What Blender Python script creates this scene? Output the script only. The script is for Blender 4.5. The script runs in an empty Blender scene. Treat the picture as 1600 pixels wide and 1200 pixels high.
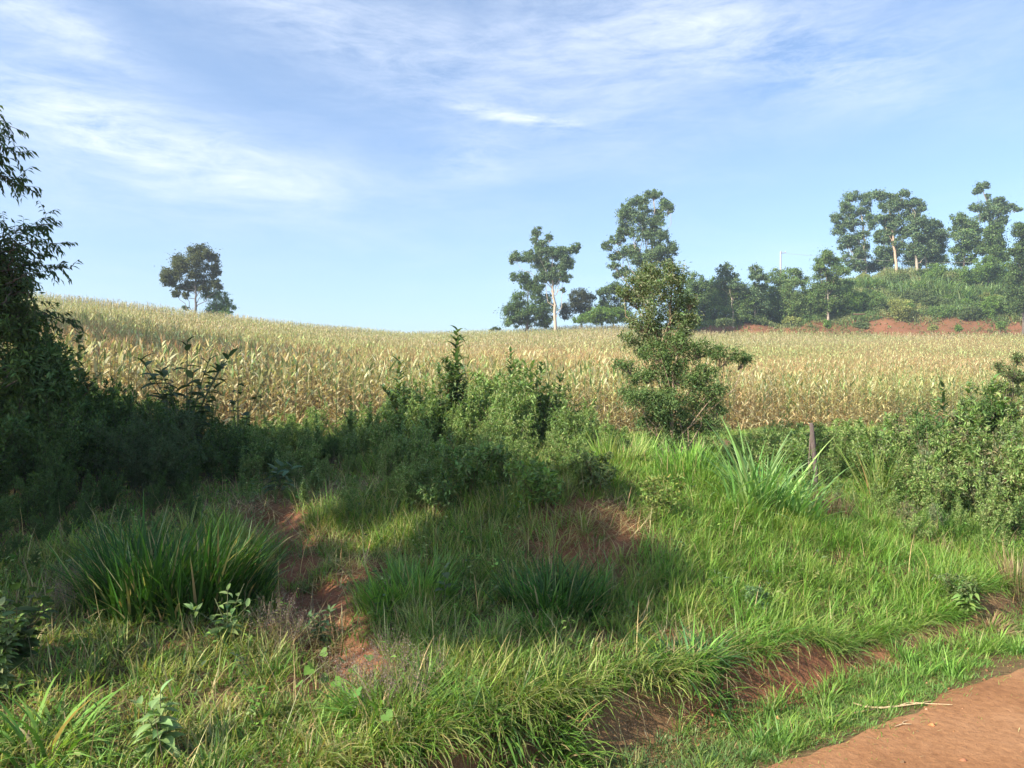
import bpy, math, random
import numpy as np
R = math.radians
rng = np.random.default_rng(7)
random.seed(7)
S = bpy.context.scene
COL = S.collection

# ------------------------------------------------------------------ camera
CAM_Z, PITCH, F = 1.6, R(0.992), 1155.0
cam_d = bpy.data.cameras.new('camera'); cam_d.sensor_width = 36; cam_d.lens = 36*F/1600
cam_d.clip_start = 0.05; cam_d.clip_end = 5000
cam = bpy.data.objects.new('camera', cam_d); COL.objects.link(cam)
cam.location = (0, 0, CAM_Z); cam.rotation_euler = (math.pi/2+PITCH, 0, 0)
S.camera = cam

# ------------------------------------------------------------------ light
SUN_AZ, SUN_EL = math.atan2(-0.82, -0.57), R(35)       # azimuth clockwise from +Y
sun_dir = np.array([math.sin(SUN_AZ)*math.cos(SUN_EL), math.cos(SUN_AZ)*math.cos(SUN_EL), math.sin(SUN_EL)])
ld = bpy.data.lights.new('sun', 'SUN'); ld.energy = 5.0; ld.angle = R(0.5); ld.color = (1.0, 0.93, 0.80)
lo = bpy.data.objects.new('sun', ld); COL.objects.link(lo)
from mathutils import Vector
lo.rotation_euler = Vector((-sun_dir).tolist()).to_track_quat('-Z', 'Y').to_euler()
S.view_settings.view_transform = 'Standard'; S.view_settings.look = 'None'
S.view_settings.gamma = 1; S.view_settings.exposure = 1.0
S.cycles.max_bounces = 8; S.cycles.diffuse_bounces = 3; S.cycles.transmission_bounces = 4
S.cycles.transparent_max_bounces = 4; S.cycles.volume_bounces = 0
S.cycles.use_adaptive_sampling = True; S.cycles.adaptive_threshold = 0.02

class NT:
    """tiny helper for node maths"""
    def __init__(s, tree): s.t = tree
    def n(s, kind, **kw):
        nd = s.t.nodes.new(kind)
        for k, v in kw.items(): setattr(nd, k, v)
        return nd
    def put(s, sock, val):
        if hasattr(val, 'is_linked') or hasattr(val, 'links'): s.t.links.new(val, sock)
        else: sock.default_value = val
    def m(s, op, a, b=0.0, c=None, clamp=False):
        nd = s.n('ShaderNodeMath', operation=op); nd.use_clamp = clamp
        s.put(nd.inputs[0], a); s.put(nd.inputs[1], b)
        if c is not None: s.put(nd.inputs[2], c)
        return nd.outputs[0]
    def noise(s, vec, scale, detail=4, rough=0.5, dist=0.0):
        nd = s.n('ShaderNodeTexNoise'); s.put(nd.inputs['Scale'], scale); nd.inputs['Detail'].default_value = detail
        nd.inputs['Roughness'].default_value = rough; nd.inputs['Distortion'].default_value = dist
        if vec is not None: s.t.links.new(vec, nd.inputs['Vector'])
        return nd
    def ramp(s, fac, pts):
        nd = s.n('ShaderNodeValToRGB'); s.t.links.new(fac, nd.inputs[0])
        el = nd.color_ramp.elements
        while len(el) < len(pts): el.new(0.5)
        for e, (p, c) in zip(el, pts):
            e.position = p; e.color = (*c, 1) if len(c) == 3 else c
        return nd.outputs[0]
    def mix(s, fac, a, b, blend='MIX'):
        nd = s.n('ShaderNodeMixRGB', blend_type=blend)
        s.put(nd.inputs[0], fac); s.put(nd.inputs[1], a if not isinstance(a, tuple) else (*a, 1)); s.put(nd.inputs[2], b if not isinstance(b, tuple) else (*b, 1))
        return nd.outputs[0]

# ------------------------------------------------------------------ sky
W = bpy.data.worlds.new('World'); S.world = W; W.use_nodes = True
wt = W.node_tree; wt.nodes.clear(); w = NT(wt)
out = w.n('ShaderNodeOutputWorld'); bg = w.n('ShaderNodeBackground'); wt.links.new(bg.outputs[0], out.inputs[0])
sky = w.n('ShaderNodeTexSky', sky_type='NISHITA'); sky.sun_disc = False
sky.sun_elevation = SUN_EL; sky.sun_rotation = SUN_AZ % (2*math.pi)
sky.air_density = 1.0; sky.dust_density = 1.2; sky.ozone_density = 1.6; sky.altitude = 400
tc = w.n('ShaderNodeTexCoord'); sep = w.n('ShaderNodeSeparateXYZ'); wt.links.new(tc.outputs['Generated'], sep.inputs[0])
dx, dy, dz = sep.outputs
az = w.m('ARCTAN2', dx, dy)
el_ = w.m('ARCSINE', dz)
comb = w.n('ShaderNodeCombineXYZ'); wt.links.new(az, comb.inputs[0]); wt.links.new(el_, comb.inputs[1])
rotm = w.n('ShaderNodeMapping'); rotm.inputs['Rotation'].default_value = (0, 0, R(14)); rotm.inputs['Scale'].default_value = (1.0, 4.2, 1)
wt.links.new(comb.outputs[0], rotm.inputs[0])
nA = w.noise(rotm.outputs[0], 3.2, 12, 0.66, 0.5).outputs[0]
nB = w.noise(rotm.outputs[0], 11.0, 12, 0.75, 0.6).outputs[0]
wisp = w.m('ADD', w.m('MULTIPLY', nA, 0.6), w.m('MULTIPLY', nB, 0.4))
def ang(px, py):
    x, y, z = px-800, F*math.cos(PITCH)-(600-py)*math.sin(PITCH), F*math.sin(PITCH)+(600-py)*math.cos(PITCH)
    return math.atan2(x, y), math.atan2(z, math.hypot(x, y))
cover = None
# streaks of cirrus: direction (azimuth, elevation), half length, half height, tilt (degrees), weight
for px, py, rx, ry, tilt, wgt in [
        (1190, 60, 360, 70, -8, .85), (1040, 20, 160, 50, -10, 0.55), (1330, 120, 170, 45, -18, 0.6), (520, 50, 330, 60, -14, .85), (70, 30, 150, 36, -16, 1.1),
        (200, 205, 230, 44, -7, 1.0), (110, 180, 120, 50, -10, .6), (800, 182, 115, 11, -8, 1.6), (735, 252, 75, 32, 4, 0.85),
        (900, 215, 330, 60, -5, 0.32), (330, 290, 330, 60, 0, 0.42), (180, 250, 300, 70, 0, .4), (860, 100, 240, 60, -12, 0.45),
        (1210, 420, 130, 26, 0, 0.35), (620, 420, 700, 110, 0, 0.12)]:
    a0, e0 = ang(px, py)
    k = 1.0/F*math.cos(e0); c, s_ = math.cos(R(tilt)), math.sin(R(tilt))
    da = w.m('SUBTRACT', az, a0); de = w.m('SUBTRACT', el_, e0)
    p = w.m('ADD', w.m('MULTIPLY', da, c/(rx*k)), w.m('MULTIPLY', de, s_/(rx*k)))
    q = w.m('ADD', w.m('MULTIPLY', da, -s_/(ry/F)), w.m('MULTIPLY', de, c/(ry/F)))
    r2 = w.m('ADD', w.m('MULTIPLY', p, p), w.m('MULTIPLY', q, q))
    g = w.m('MULTIPLY', w.m('POWER', 2.718, w.m('MULTIPLY', r2, -1.0)), wgt)
    cover = g if cover is None else w.m('ADD', cover, g)
cv = w.m('MULTIPLY', cover, w.m('SMOOTHSTEP' if False else 'MULTIPLY', w.m('SUBTRACT', wisp, 0.37), 3.8, clamp=True))
cv = w.m('MULTIPLY', w.m('ADD', cv, w.m('MULTIPLY', w.m('SUBTRACT', nA, 0.5, clamp=True), 0.5)), 0.59, clamp=True)
cv = w.m('ADD', cv, 0.03, clamp=True)
tint = w.mix(1.0, sky.outputs[0], (.97, 1.045, 1.11), 'MULTIPLY')
lum = w.mix(cv, tint, (5.5, 5.8, 6.4))
wt.links.new(lum, bg.inputs[0]); bg.inputs[1].default_value = 0.115

# ------------------------------------------------------------------ terrain
U_, V_ = np.array([0.84, 0.5426]), np.array([-0.5426, 0.84])
def smooth(t): t = np.clip(t, 0, 1); return t*t*(3-2*t)
def vnoise(x, y, seed=0):
    x = np.asarray(x, float); y = np.asarray(y, float)
    xi = np.floor(x); yi = np.floor(y); fx = x-xi; fy = y-yi
    fx = fx*fx*(3-2*fx); fy = fy*fy*(3-2*fy)
    def h(a, b):
        v = np.sin(a*127.1+b*311.7+seed*74.7)*43758.5453
        return v-np.floor(v)
    return (h(xi, yi)*(1-fx)+h(xi+1, yi)*fx)*(1-fy)+(h(xi, yi+1)*(1-fx)+h(xi+1, yi+1)*fx)*fy
def fbm(x, y, seed=0, o=4):
    s = 0; a = 0.5; t = 0
    for i in range(o):
        s = s+a*vnoise(x*2**i, y*2**i, seed+i*3); t += a; a *= .5
    return s/t
A_ = np.array([-1.2, -.693, -.52, -.346, -.26, -.14, 0, .09, .17, .23, .45, .69, 1.2])
SKY_Y = np.array([424, 449, 471, 495, 506, 517, 515, 508, 506, 516, 518, 518, 520.])
YR = np.array([66, 70, 78, 88, 96, 108, 112, 110, 108, 106, 104, 104, 100.])
ZB = np.interp(A_, [-.6, 0, .6], [.60, .48, .30])
CORN_H = 1.95
ZR = CAM_Z+(620-SKY_Y)/F*YR-CORN_H
def uv(x, y): return x*U_[0]+y*U_[1], x*V_[0]+y*V_[1]
def H0(x, y):
    x = np.asarray(x, float); y = np.asarray(y, float)
    u, v = uv(x, y)
    cut = 0.18-0.06*smooth((u-5)/1.5)+0.08*(vnoise(u*1.3, 0*u, 4)-.5)
    cut = cut*(1-.75*smooth((u-3.7)/.5)*(1-smooth((u-5.4)/.4)))
    vo = 0.12*(vnoise(u*1.7, 0*u, 9)-.5)
    Wd = 5.4-3.1*smooth((u-1.2)/2.6)
    plate = 0.60+.24*smooth((u-2.2)/1.6)-0.44*smooth((u-5.2)/1.3)*(1-smooth((v-9)/4))
    ramp = (plate-cut)*smooth(np.clip((v-2.8)/Wd, 0, 1)*.78+.11)
    ramp = ramp-(plate-cut)*smooth(.11)
    ramp = ramp*1.12
    z = (cut*smooth((v-2.54-vo)/.16)+np.where(v > 2.8, ramp, 0))
    z = z+0.05*(fbm(x*1.1, y*1.1, 2)-.5)*smooth((v-2.8)/.5)+0.05*(fbm(x*4, y*4, 5)-.5)*smooth((v-2.6)/.3)
    z = z-0.035*smooth((v-2.0)/.3)*(1-smooth((v-2.4)/.2))
    z = z-.022*(np.exp(-((v-1.25)/.22)**2)+np.exp(-((v+.25)/.22)**2))
    z = z+0.018*(fbm(x*.9, y*.9, 6)-.5)+0.012*(fbm(x*5, y*5, 7, 3)-.5)
    z = np.where(v < -3, z-(-3-v)*0.05, z)
    # field
    a = np.clip(x/np.maximum(y, 4), -1.2, 1.2)
    yb = 16.3/(0.84-.5426*a); yr = np.interp(a, A_, YR); zr = np.interp(a, A_, ZR); zb = np.interp(a, A_, ZB)
    s = (y-yb)/(yr-yb); sc = np.clip(s, 0, 1)
    zf = zb+(zr-zb)*sc*(.72+.28*sc)
    zf = zf+0.5*(fbm(x*.06, y*.06, 12)-.5)*smooth(sc*3)*(1-smooth((sc-.85)/.15))
    past = np.maximum(y-yr, 0)
    left = 1-smooth((a-.17)/.06)
    fall = -0.0022*np.minimum(past, 60)**2*1.0
    bank = 3.3*smooth((past-.3)/3.0)*(0.55+.35*vnoise(x*.25, 0*x, 22)+.25*vnoise(x*.9, 0*x, 24))
    terr = np.interp(a, [.2, .3, .42, .5, .6, .75], [.5, 1.8, 7.5, 9.8, 10.6, 10.6])*np.clip((past-2.5)/16, 0, 1)**.9
    zf = zf+left*fall+(1-left)*(bank+terr)+(1-left)*0.8*(fbm(x*.15, y*.15, 23)-.5)*smooth((past-3)/4)
    t = smooth((v-11)/3.0)*smooth((y-6)/3)
    return z*(1-t)+zf*t
H = H0
def ray(px, py):
    d = np.array([px-800, F*math.cos(PITCH)-(600-py)*math.sin(PITCH), F*math.sin(PITCH)+(600-py)*math.cos(PITCH)])
    return d/d[1]
def P(px, py, D): return np.array([0, 0, CAM_Z])+ray(px, py)*D
def gp(px, py):
    d = ray(px, py)
    ys = np.linspace(1.5, 60, 4000)
    hit = CAM_Z+d[2]*ys <= H(d[0]*ys, ys)
    y = ys[np.argmax(hit)] if hit.any() else 60
    return np.array([d[0]*y, y, float(H(d[0]*y, y))])
def gfar(px, py):
    d = ray(px, py); ys = np.linspace(100, 140, 1200)
    hit = CAM_Z+d[2]*ys <= H(d[0]*ys, ys); y = ys[np.argmax(hit)] if hit.any() else 124
    return np.array([d[0]*y, y, float(H(d[0]*y, y))])
def G0(px, D):
    x = (px-800)/F*D*1.0
    return np.array([x, D, float(H(x, D))])

# ------------------------------------------------------------------ mesh building
class Geo:
    def __init__(s): s.v = []; s.q = []; s.t = []; s.c = []; s.n = 0
    def add(s, v, f, c):
        v = np.asarray(v, np.float32).reshape(-1, 3); f = np.asarray(f, np.int64)
        c = np.asarray(c, np.float32)
        if c.ndim == 1: c = np.broadcast_to(c, (len(v), 3))
        s.v.append(v); s.c.append(c)
        (s.q if f.shape[1] == 4 else s.t).append(f+s.n); s.n += len(v)
    def merge(s, o, M=None, T=(0, 0, 0), cmul=None):
        for i, v in enumerate(o.v): s.v.append((v@M.T if M is not None else v)+np.asarray(T, np.float32)); s.c.append(o.c[i] if cmul is None else o.c[i]*cmul)
        s.q += [f+s.n for f in o.q]; s.t += [f+s.n for f in o.t]; s.n += o.n
    def mesh(s, name):
        me = bpy.data.meshes.new(name)
        v = np.concatenate(s.v).astype(np.float32)
        q = np.concatenate(s.q) if s.q else np.zeros((0, 4), int); t = np.concatenate(s.t) if s.t else np.zeros((0, 3), int)
        me.vertices.add(len(v)); me.vertices.foreach_set('co', v.ravel())
        nl = len(q)*4+len(t)*3; me.loops.add(nl)
        me.loops.foreach_set('vertex_index', np.concatenate([q.ravel(), t.ravel()]).astype(np.int32))
        me.polygons.add(len(q)+len(t))
        me.polygons.foreach_set('loop_start', np.concatenate([np.arange(len(q))*4, len(q)*4+np.arange(len(t))*3]).astype(np.int32))
        me.polygons.foreach_set('loop_total', np.concatenate([np.full(len(q), 4), np.full(len(t), 3)]).astype(np.int32))
        c = np.concatenate(s.c); c4 = np.ones((len(c), 4), np.float32); c4[:, :3] = c
        at = me.color_attributes.new('Col', 'FLOAT_COLOR', 'POINT'); at.data.foreach_set('color', c4.ravel())
        me.update(calc_edges=True); me.validate()
        return me
    def build(s, name, mat, parent=None, smooth_=False):
        me = s.mesh(name); me.materials.append(mat)
        if smooth_: me.polygons.foreach_set('use_smooth', np.ones(len(me.polygons), bool))
        o = bpy.data.objects.new(name, me); COL.objects.link(o)
        if parent is not None: o.parent = parent
        return o
def norm(a): return a/np.maximum(np.linalg.norm(a, axis=-1, keepdims=True), 1e-9)
def inst(g, tv, tf, d, nrm, L, Wd, T, col, tshade=None):
    """copies of a leaf template (x across, y along, z up) along directions d"""
    d = norm(d); x = norm(np.cross(d, nrm)); z = np.cross(x, d)
    N, k = len(d), len(tv)
    L = np.broadcast_to(L, N); Wd = np.broadcast_to(Wd, N)
    v = (tv[None, :, 0, None]*x[:, None, :]*Wd[:, None, None]+tv[None, :, 1, None]*d[:, None, :]*L[:, None, None]
         + tv[None, :, 2, None]*z[:, None, :]*L[:, None, None]+T[:, None, :])
    f = (tf[None]+(np.arange(N)*k)[:, None, None]).reshape(-1, tf.shape[1])
    c = np.repeat(np.broadcast_to(col, (N, 3)), k, axis=0)
    g.add(v.reshape(-1, 3), f, c)
LEAF = (np.array([[0, 0, 0], [-.5, .42, .07], [.5, .42, .07], [0, 1, -.14], [0, .45, -.02]], float), np.array([[0, 2, 3, 4], [0, 4, 3, 1]]))
DIAM = (np.array([[0, 0, 0], [.5, .4, 0], [0, 1, -.1], [-.5, .4, 0]], float), np.array([[0, 1, 2, 3]]))
ys_ = [0, .12, .35, .62, .85, 1]; ws_ = [.05, .36, .5, .42, .2, .0]; zs_ = [0, .02, .03, -.01, -.09, -.2]
bv = []; bf = []
for i in range(6): bv += [[-ws_[i], ys_[i], zs_[i]+ws_[i]*.12], [0, ys_[i], zs_[i]-.01], [ws_[i], ys_[i], zs_[i]+ws_[i]*.12]]
for i in range(5):
    b = i*3; bf += [[b, b+1, b+4, b+3], [b+1, b+2, b+5, b+4]]
BROAD = (np.array(bv), np.array(bf))
def rdir(n, up=0.0, r=rng):
    d = norm(r.normal(size=(n, 3))); d[:, 2] += up; return norm(d)
def tube(g, pts, rad, sides=5, col=(.3, .25, .2)):
    pts = np.asarray(pts, float); n = len(pts); rad = np.broadcast_to(rad, n)
    tan = norm(np.gradient(pts, axis=0)); ref = np.array([0, 1, 0.]) if abs(tan[0][1]) < .9 else np.array([1., 0, 0])
    a = norm(np.cross(tan, ref)); b = np.cross(tan, a)
    th = np.arange(sides)*2*math.pi/sides
    v = pts[:, None]+rad[:, None, None]*(np.cos(th)[None, :, None]*a[:, None]+np.sin(th)[None, :, None]*b[:, None])
    f = []
    for i in range(n-1):
        for j in range(sides):
            k = (j+1) % sides; f.append([i*sides+j, i*sides+k, (i+1)*sides+k, (i+1)*sides+j])
    g.add(v.reshape(-1, 3), f, col)
def tubes3(g, A, B, ra, rb, col):
    """many straight thin three-sided twigs at once"""
    N = len(A); t = norm(B-A); ref = np.where(np.abs(t[:, 2:3]) < .9, [[0, 0, 1.]], [[1., 0, 0]]); a = norm(np.cross(t, ref)); b = np.cross(t, a)
    ra = np.broadcast_to(ra, N)[:, None]; rb = np.broadcast_to(rb, N)[:, None]
    v = []
    for P0, r_ in ((A, ra), (B, rb)):
        for k in range(3):
            th = k*2.094; v.append(P0+r_*(math.cos(th)*a+math.sin(th)*b))
    v = np.stack(v, 1)
    f = np.array([[0, 1, 4, 3], [1, 2, 5, 4], [2, 0, 3, 5]])
    g.add(v.reshape(-1, 3), (f[None]+(np.arange(N)*6)[:, None, None]).reshape(-1, 4), np.repeat(np.broadcast_to(col, (N, 3)), 6, axis=0))
def blades(g, base, L, Wd, az_, th0, bend, col, segs=3, tip=None, twist=None):
    """grass blades: bend over in heading az_, th0 = start angle off vertical, bend = added angle by the tip"""
    N = len(base); L = np.broadcast_to(L, N); Wd = np.broadcast_to(Wd, N); th0 = np.broadcast_to(th0, N); bend = np.broadcast_to(bend, N)
    hd = np.stack([np.cos(az_), np.sin(az_), 0*az_], 1); sd = np.stack([-np.sin(az_), np.cos(az_), 0*az_], 1)
    if twist is not None:
        sd = norm(sd*np.cos(twist)[:, None]+hd*np.sin(twist)[:, None])
    p = np.array(base, float); v = []; cs = []
    prof = {2: [1, .8, .0], 3: [.8, 1, .7, 0], 4: [.7, 1, .9, .55, 0], 5: [.6, 1, 1, .8, .5, 0], 6: [.5, .95, 1, .9, .7, .4, 0]}[segs]
    col = np.broadcast_to(col, (N, 3)); tipc = col if tip is None else np.broadcast_to(tip, (N, 3))
    for i in range(segs+1):
        t = i/segs
        if i:
            th = th0+bend*((i-.5)/segs)
            p = p+(np.sin(th)[:, None]*hd+np.cos(th)[:, None]*np.array([0, 0, 1.]))*(L/segs)[:, None]
        hw = (Wd*.5*max(prof[i], .06))[:, None]
        v += [p-sd*hw, p+sd*hw]; cc = col*(1-t**1.5)+tipc*t**1.5; cs += [cc, cc]
    v = np.stack(v, 1); cs = np.stack(cs, 1); k = 2*(segs+1)
    f = np.array([[2*i, 2*i+1, 2*i+3, 2*i+2] for i in range(segs)])
    g.add(v.reshape(-1, 3), (f[None]+(np.arange(N)*k)[:, None, None]).reshape(-1, 4), cs.reshape(-1, 3))

def vary(col, n, amt=.25, hue=.12, r=rng):
    c = np.asarray(col, float); k = np.exp(r.normal(size=(n, 1))*amt); h = 1+r.normal(size=(n, 3))*hue*np.array([1, .4, .8])
    return np.clip(c*k*h, .004, .85)
def pick(cols, n, p=None, amt=.2, r=rng):
    cols = np.asarray(cols, float); i = r.choice(len(cols), n, p=p); return vary(cols[i], n, amt, .08, r)

# ------------------------------------------------------------------ materials
def base_mat(name):
    m = bpy.data.materials.new(name); m.use_nodes = True; t = m.node_tree; t.nodes.clear(); k = NT(t)
    o = k.n('ShaderNodeOutputMaterial'); b = k.n('ShaderNodeBsdfPrincipled'); t.links.new(b.outputs[0], o.inputs[0])
    return m, t, k, o, b
def leaf_mat(name, trans=.32, rough=.5, spec=.35, tcol=(1.25, 1.25, .6), nscale=0):
    m, t, k, o, b = base_mat(name)
    at = k.n('ShaderNodeAttribute', attribute_name='Col').outputs['Color']
    b.inputs['Roughness'].default_value = rough; b.inputs['Specular IOR Level'].default_value = spec
    t.links.new(at, b.inputs['Base Color'])
    tr = k.n('ShaderNodeBsdfTranslucent'); t.links.new(k.mix(1.0, at, tcol, 'MULTIPLY'), tr.inputs[0])
    mx = k.n('ShaderNodeMixShader'); mx.inputs[0].default_value = trans
    t.links.new(b.outputs[0], mx.inputs[1]); t.links.new(tr.outputs[0], mx.inputs[2]); t.links.new(mx.outputs[0], o.inputs[0])
    return m
def bark_mat(name, sc=30):
    m, t, k, o, b = base_mat(name)
    at = k.n('ShaderNodeAttribute', attribute_name='Col').outputs['Color']
    tcn = k.n('ShaderNodeTexCoord'); mp = k.n('ShaderNodeMapping'); mp.inputs['Scale'].default_value = (1, 1, .25); t.links.new(tcn.outputs['Object'], mp.inputs[0])
    nz = k.noise(mp.outputs[0], sc, 5, .6).outputs[0]
    c = k.mix(1.0, at, k.ramp(nz, [(.3, (.55, .5, .45)), (.7, (1.25, 1.2, 1.15))]), 'MULTIPLY')
    t.links.new(c, b.inputs['Base Color']); b.inputs['Roughness'].default_value = .85
    bp = k.n('ShaderNodeBump'); bp.inputs['Strength'].default_value = .5; bp.inputs['Distance'].default_value = .02
    t.links.new(nz, bp.inputs['Height']); t.links.new(bp.outputs[0], b.inputs['Normal'])
    return m
M_LEAF = leaf_mat('tree_leaf', .32, .62, .2)
M_GRASS = leaf_mat('grass_blade', .38, .5, .3, (1.2, 1.25, .55))
M_DRY = leaf_mat('dry_straw', .25, .7, .2, (1.1, 1.05, .8))
M_CORN = leaf_mat('corn_leaf', .30, .6, .25, (1.15, 1.1, .7))
M_BARK = bark_mat('bark', 30); M_STEM = bark_mat('plant_stem', 60)
# soil
def soil_mat(name, road=False):
    m, t, k, o, b = base_mat(name)
    g = k.n('ShaderNodeNewGeometry').outputs['Position']
    n1 = k.noise(g, 1.3, 6, .6).outputs[0]; n2 = k.noise(g, 22, 6, .65).outputs[0]; n3 = k.noise(g, 110, 4, .6).outputs[0]
    if road:
        c = k.ramp(n1, [(.3, (.25, .115, .05)), (.5, (.34, .165, .074)), (.7, (.41, .215, .105))])
        c = k.mix(.55, c, k.ramp(n2, [(.3, (.55, .5, .48)), (.52, (1, 1, 1)), (.72, (1.25, 1.27, 1.25))]), 'MULTIPLY')
        c = k.mix(.4, c, k.ramp(n3, [(.3, (.7, .68, .66)), (.6, (1, 1, 1)), (.78, (1.35, 1.35, 1.3))]), 'MULTIPLY')
        bump = .6; bd = .02
    else:
        at = k.n('ShaderNodeAttribute', attribute_name='Col').outputs['Color']
        c = k.mix(.8, at, k.ramp(n2, [(.25, (.5, .48, .45)), (.5, (1, 1, 1)), (.8, (1.4, 1.35, 1.25))]), 'MULTIPLY')
        c = k.mix(.5, c, k.ramp(n3, [(.3, (.6, .6, .6)), (.7, (1.3, 1.3, 1.3))]), 'MULTIPLY')
        bump = .8; bd = .03
    t.links.new(c, b.inputs['Base Color']); b.inputs['Roughness'].default_value = .95; b.inputs['Specular IOR Level'].default_value = .15
    hgt = k.m('ADD', k.m('MULTIPLY', n2, 1.0), k.m('MULTIPLY', n3, .35))
    bp = k.n('ShaderNodeBump'); bp.inputs['Strength'].default_value = bump; bp.inputs['Distance'].default_value = bd
    t.links.new(hgt, bp.inputs['Height']); t.links.new(bp.outputs[0], b.inputs['Normal'])
    return m
M_SOIL = soil_mat('red_soil'); M_ROAD = soil_mat('packed_red_earth', True)

def tag(o, label=None, cat=None, group=None, kind=None):
    if label: o['label'] = label
    if cat: o['category'] = cat
    if group: o['group'] = group
    if kind: o['kind'] = kind
    return o
def empty(name, loc, label=None, cat=None, group=None, rz=0, sc=1):
    o = bpy.data.objects.new(name, None); COL.objects.link(o); o.location = tuple(float(c) for c in loc); o.rotation_euler = (0, 0, rz); o.scale = (sc,)*3 if np.isscalar(sc) else sc
    o.empty_display_size = .1
    return tag(o, label, cat, group)
def copy_tree(root, loc, rz=0, sc=1, label=None, group=None, tilt=(0, 0)):
    r = root.copy(); COL.objects.link(r); r.location = tuple(float(c) for c in loc); r.rotation_euler = (tilt[0], tilt[1], rz); r.scale = (sc,)*3 if np.isscalar(sc) else sc
    if label: r['label'] = label
    if group: r['group'] = group
    for ch in KIDS[root.name]:
        c = ch.copy(); COL.objects.link(c); c.parent = r
    KIDS[r.name] = KIDS[root.name]
    return r
KIDS = {}

# ------------------------------------------------------------------ ground
def axis(parts):
    o = []
    for a, b, st in parts: o += list(np.arange(a, b, st))
    return np.array(o+[parts[-1][1]])
gx = axis([(-900, -200, 100), (-200, -60, 10), (-60, -12, 1.5), (-12, -4.5, .3), (-4.5, 7, .055), (7, 14, .3), (14, 30, 1), (30, 100, 1.5), (100, 200, 10), (200, 900, 100)])
gy = axis([(-900, -100, 100), (-100, -20, 10), (-20, 0, 1), (0, 2, .25), (2, 8.5, .055), (8.5, 16, .25), (16, 60, 1), (60, 140, 1.2), (140, 240, 10), (240, 1000, 80)])
XX, YY = np.meshgrid(gx, gy); ZZ = H(XX, YY)
nx, ny = len(gx), len(gy)
idx = np.arange(nx*ny).reshape(ny, nx)
fc = np.stack([idx[:-1, :-1], idx[:-1, 1:], idx[1:, 1:], idx[1:, :-1]], -1).reshape(-1, 4)
uu, vv = uv(XX, YY)
RED = np.array([.27, .115, .06]); BROWN = np.array([.15, .085, .045]); LITTER = np.array([.24, .17, .08]); MOSS = np.array([.06, .075, .025])
n_ = fbm(XX*1.5, YY*1.5, 31)[..., None]
PATH = [gp(425, 800), gp(440, 870), gp(480, 930), gp(505, 985), gp(535, 1050)]
def seg_dist(x, y, pts):
    d = np.full(np.shape(x), 1e9)
    for a, b in zip(pts[:-1], pts[1:]):
        ab = b[:2]-a[:2]; L2 = (ab**2).sum()
        t = np.clip(((x-a[0])*ab[0]+(y-a[1])*ab[1])/L2, 0, 1)
        d = np.minimum(d, np.hypot(x-a[0]-t*ab[0], y-a[1]-t*ab[1]))
    return d
def H(x, y):
    x = np.asarray(x, float); y = np.asarray(y, float)
    return H0(x, y)-.09*(1-smooth((seg_dist(x, y, PATH)-.03)/.22))
DRY = [(gp(910, 825), .55), (gp(965, 815), .4), (gp(540, 780), .35), (gp(1075, 1015), .3), (gp(560, 890), .25), (gp(520, 850), .3), (gp(470, 775), .35), (gp(400, 800), .35), (gp(590, 770), .3), (gp(480, 1010), .22)]
def bare(x, y):
    """0..1, how bare the soil is"""
    b = 1-smooth((seg_dist(x, y, PATH)-.10-.18*vnoise(x*5, y*5, 40))/.16)
    b = b*(.35+.65*smooth((vnoise(x*3.1, y*3.1, 41)-.2)*3))
    for c, r_ in DRY: b = np.maximum(b, .85*(1-smooth((np.hypot((x-c[0]), (y-c[1])*.8)-r_*.5)/(r_*.6))))
    return b
ZZ = H(XX, YY)
bb = bare(XX, YY)[..., None]
cg = BROWN*(1-n_)+LITTER*n_
cg = cg*(1-bb)+RED*bb
face = (smooth((vv-2.42)/.1)*(1-smooth((vv-2.88)/.1)))[..., None]*(YY < 12)[..., None]
face = face*(.35+.65*smooth((vnoise(uu*1.3, uu*0, 57)[..., None]-.3)*4))
cg = cg*(1-face)+RED*face
verge = (smooth((vv-2.0)/.1)*(1-smooth((vv-2.42)/.1)))[..., None]
cg = cg*(1-verge*.7)+np.array([.15, .10, .045])*verge*.7
fld = smooth((vv-15)/1.5)[..., None]; cg = cg*(1-fld)+np.array([.2, .1, .05])*fld
aa = np.clip(XX/np.maximum(YY, 4), -1.2, 1.2); past = YY-np.interp(aa, A_, YR)
red = ((aa > .2)*smooth((past+2)/1.5)*(1-smooth((past-3.4-1.5*vnoise(XX*.4, YY*.0, 51))/1.2)))[..., None]
far = smooth((past-3)/2)[..., None]
cg = cg*(1-far)+np.array([.07, .085, .03])*far
red = red*(.30+.70*smooth((fbm(XX*.35, YY*.5, 53)[..., None]-.42)*6))
cg = cg*(1-red)+(np.array([.27, .12, .065])*(.95+1.1*(fbm(XX*.7, YY*1.1, 52)[..., None]-.5)))*red
g = Geo(); g.add(np.stack([XX, YY, ZZ], -1).reshape(-1, 3), fc, cg.reshape(-1, 3))
ground = g.build('ground', M_SOIL, smooth_=True); tag(ground, 'red soil bank and field slope under the plants', 'ground', kind='structure')
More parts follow.
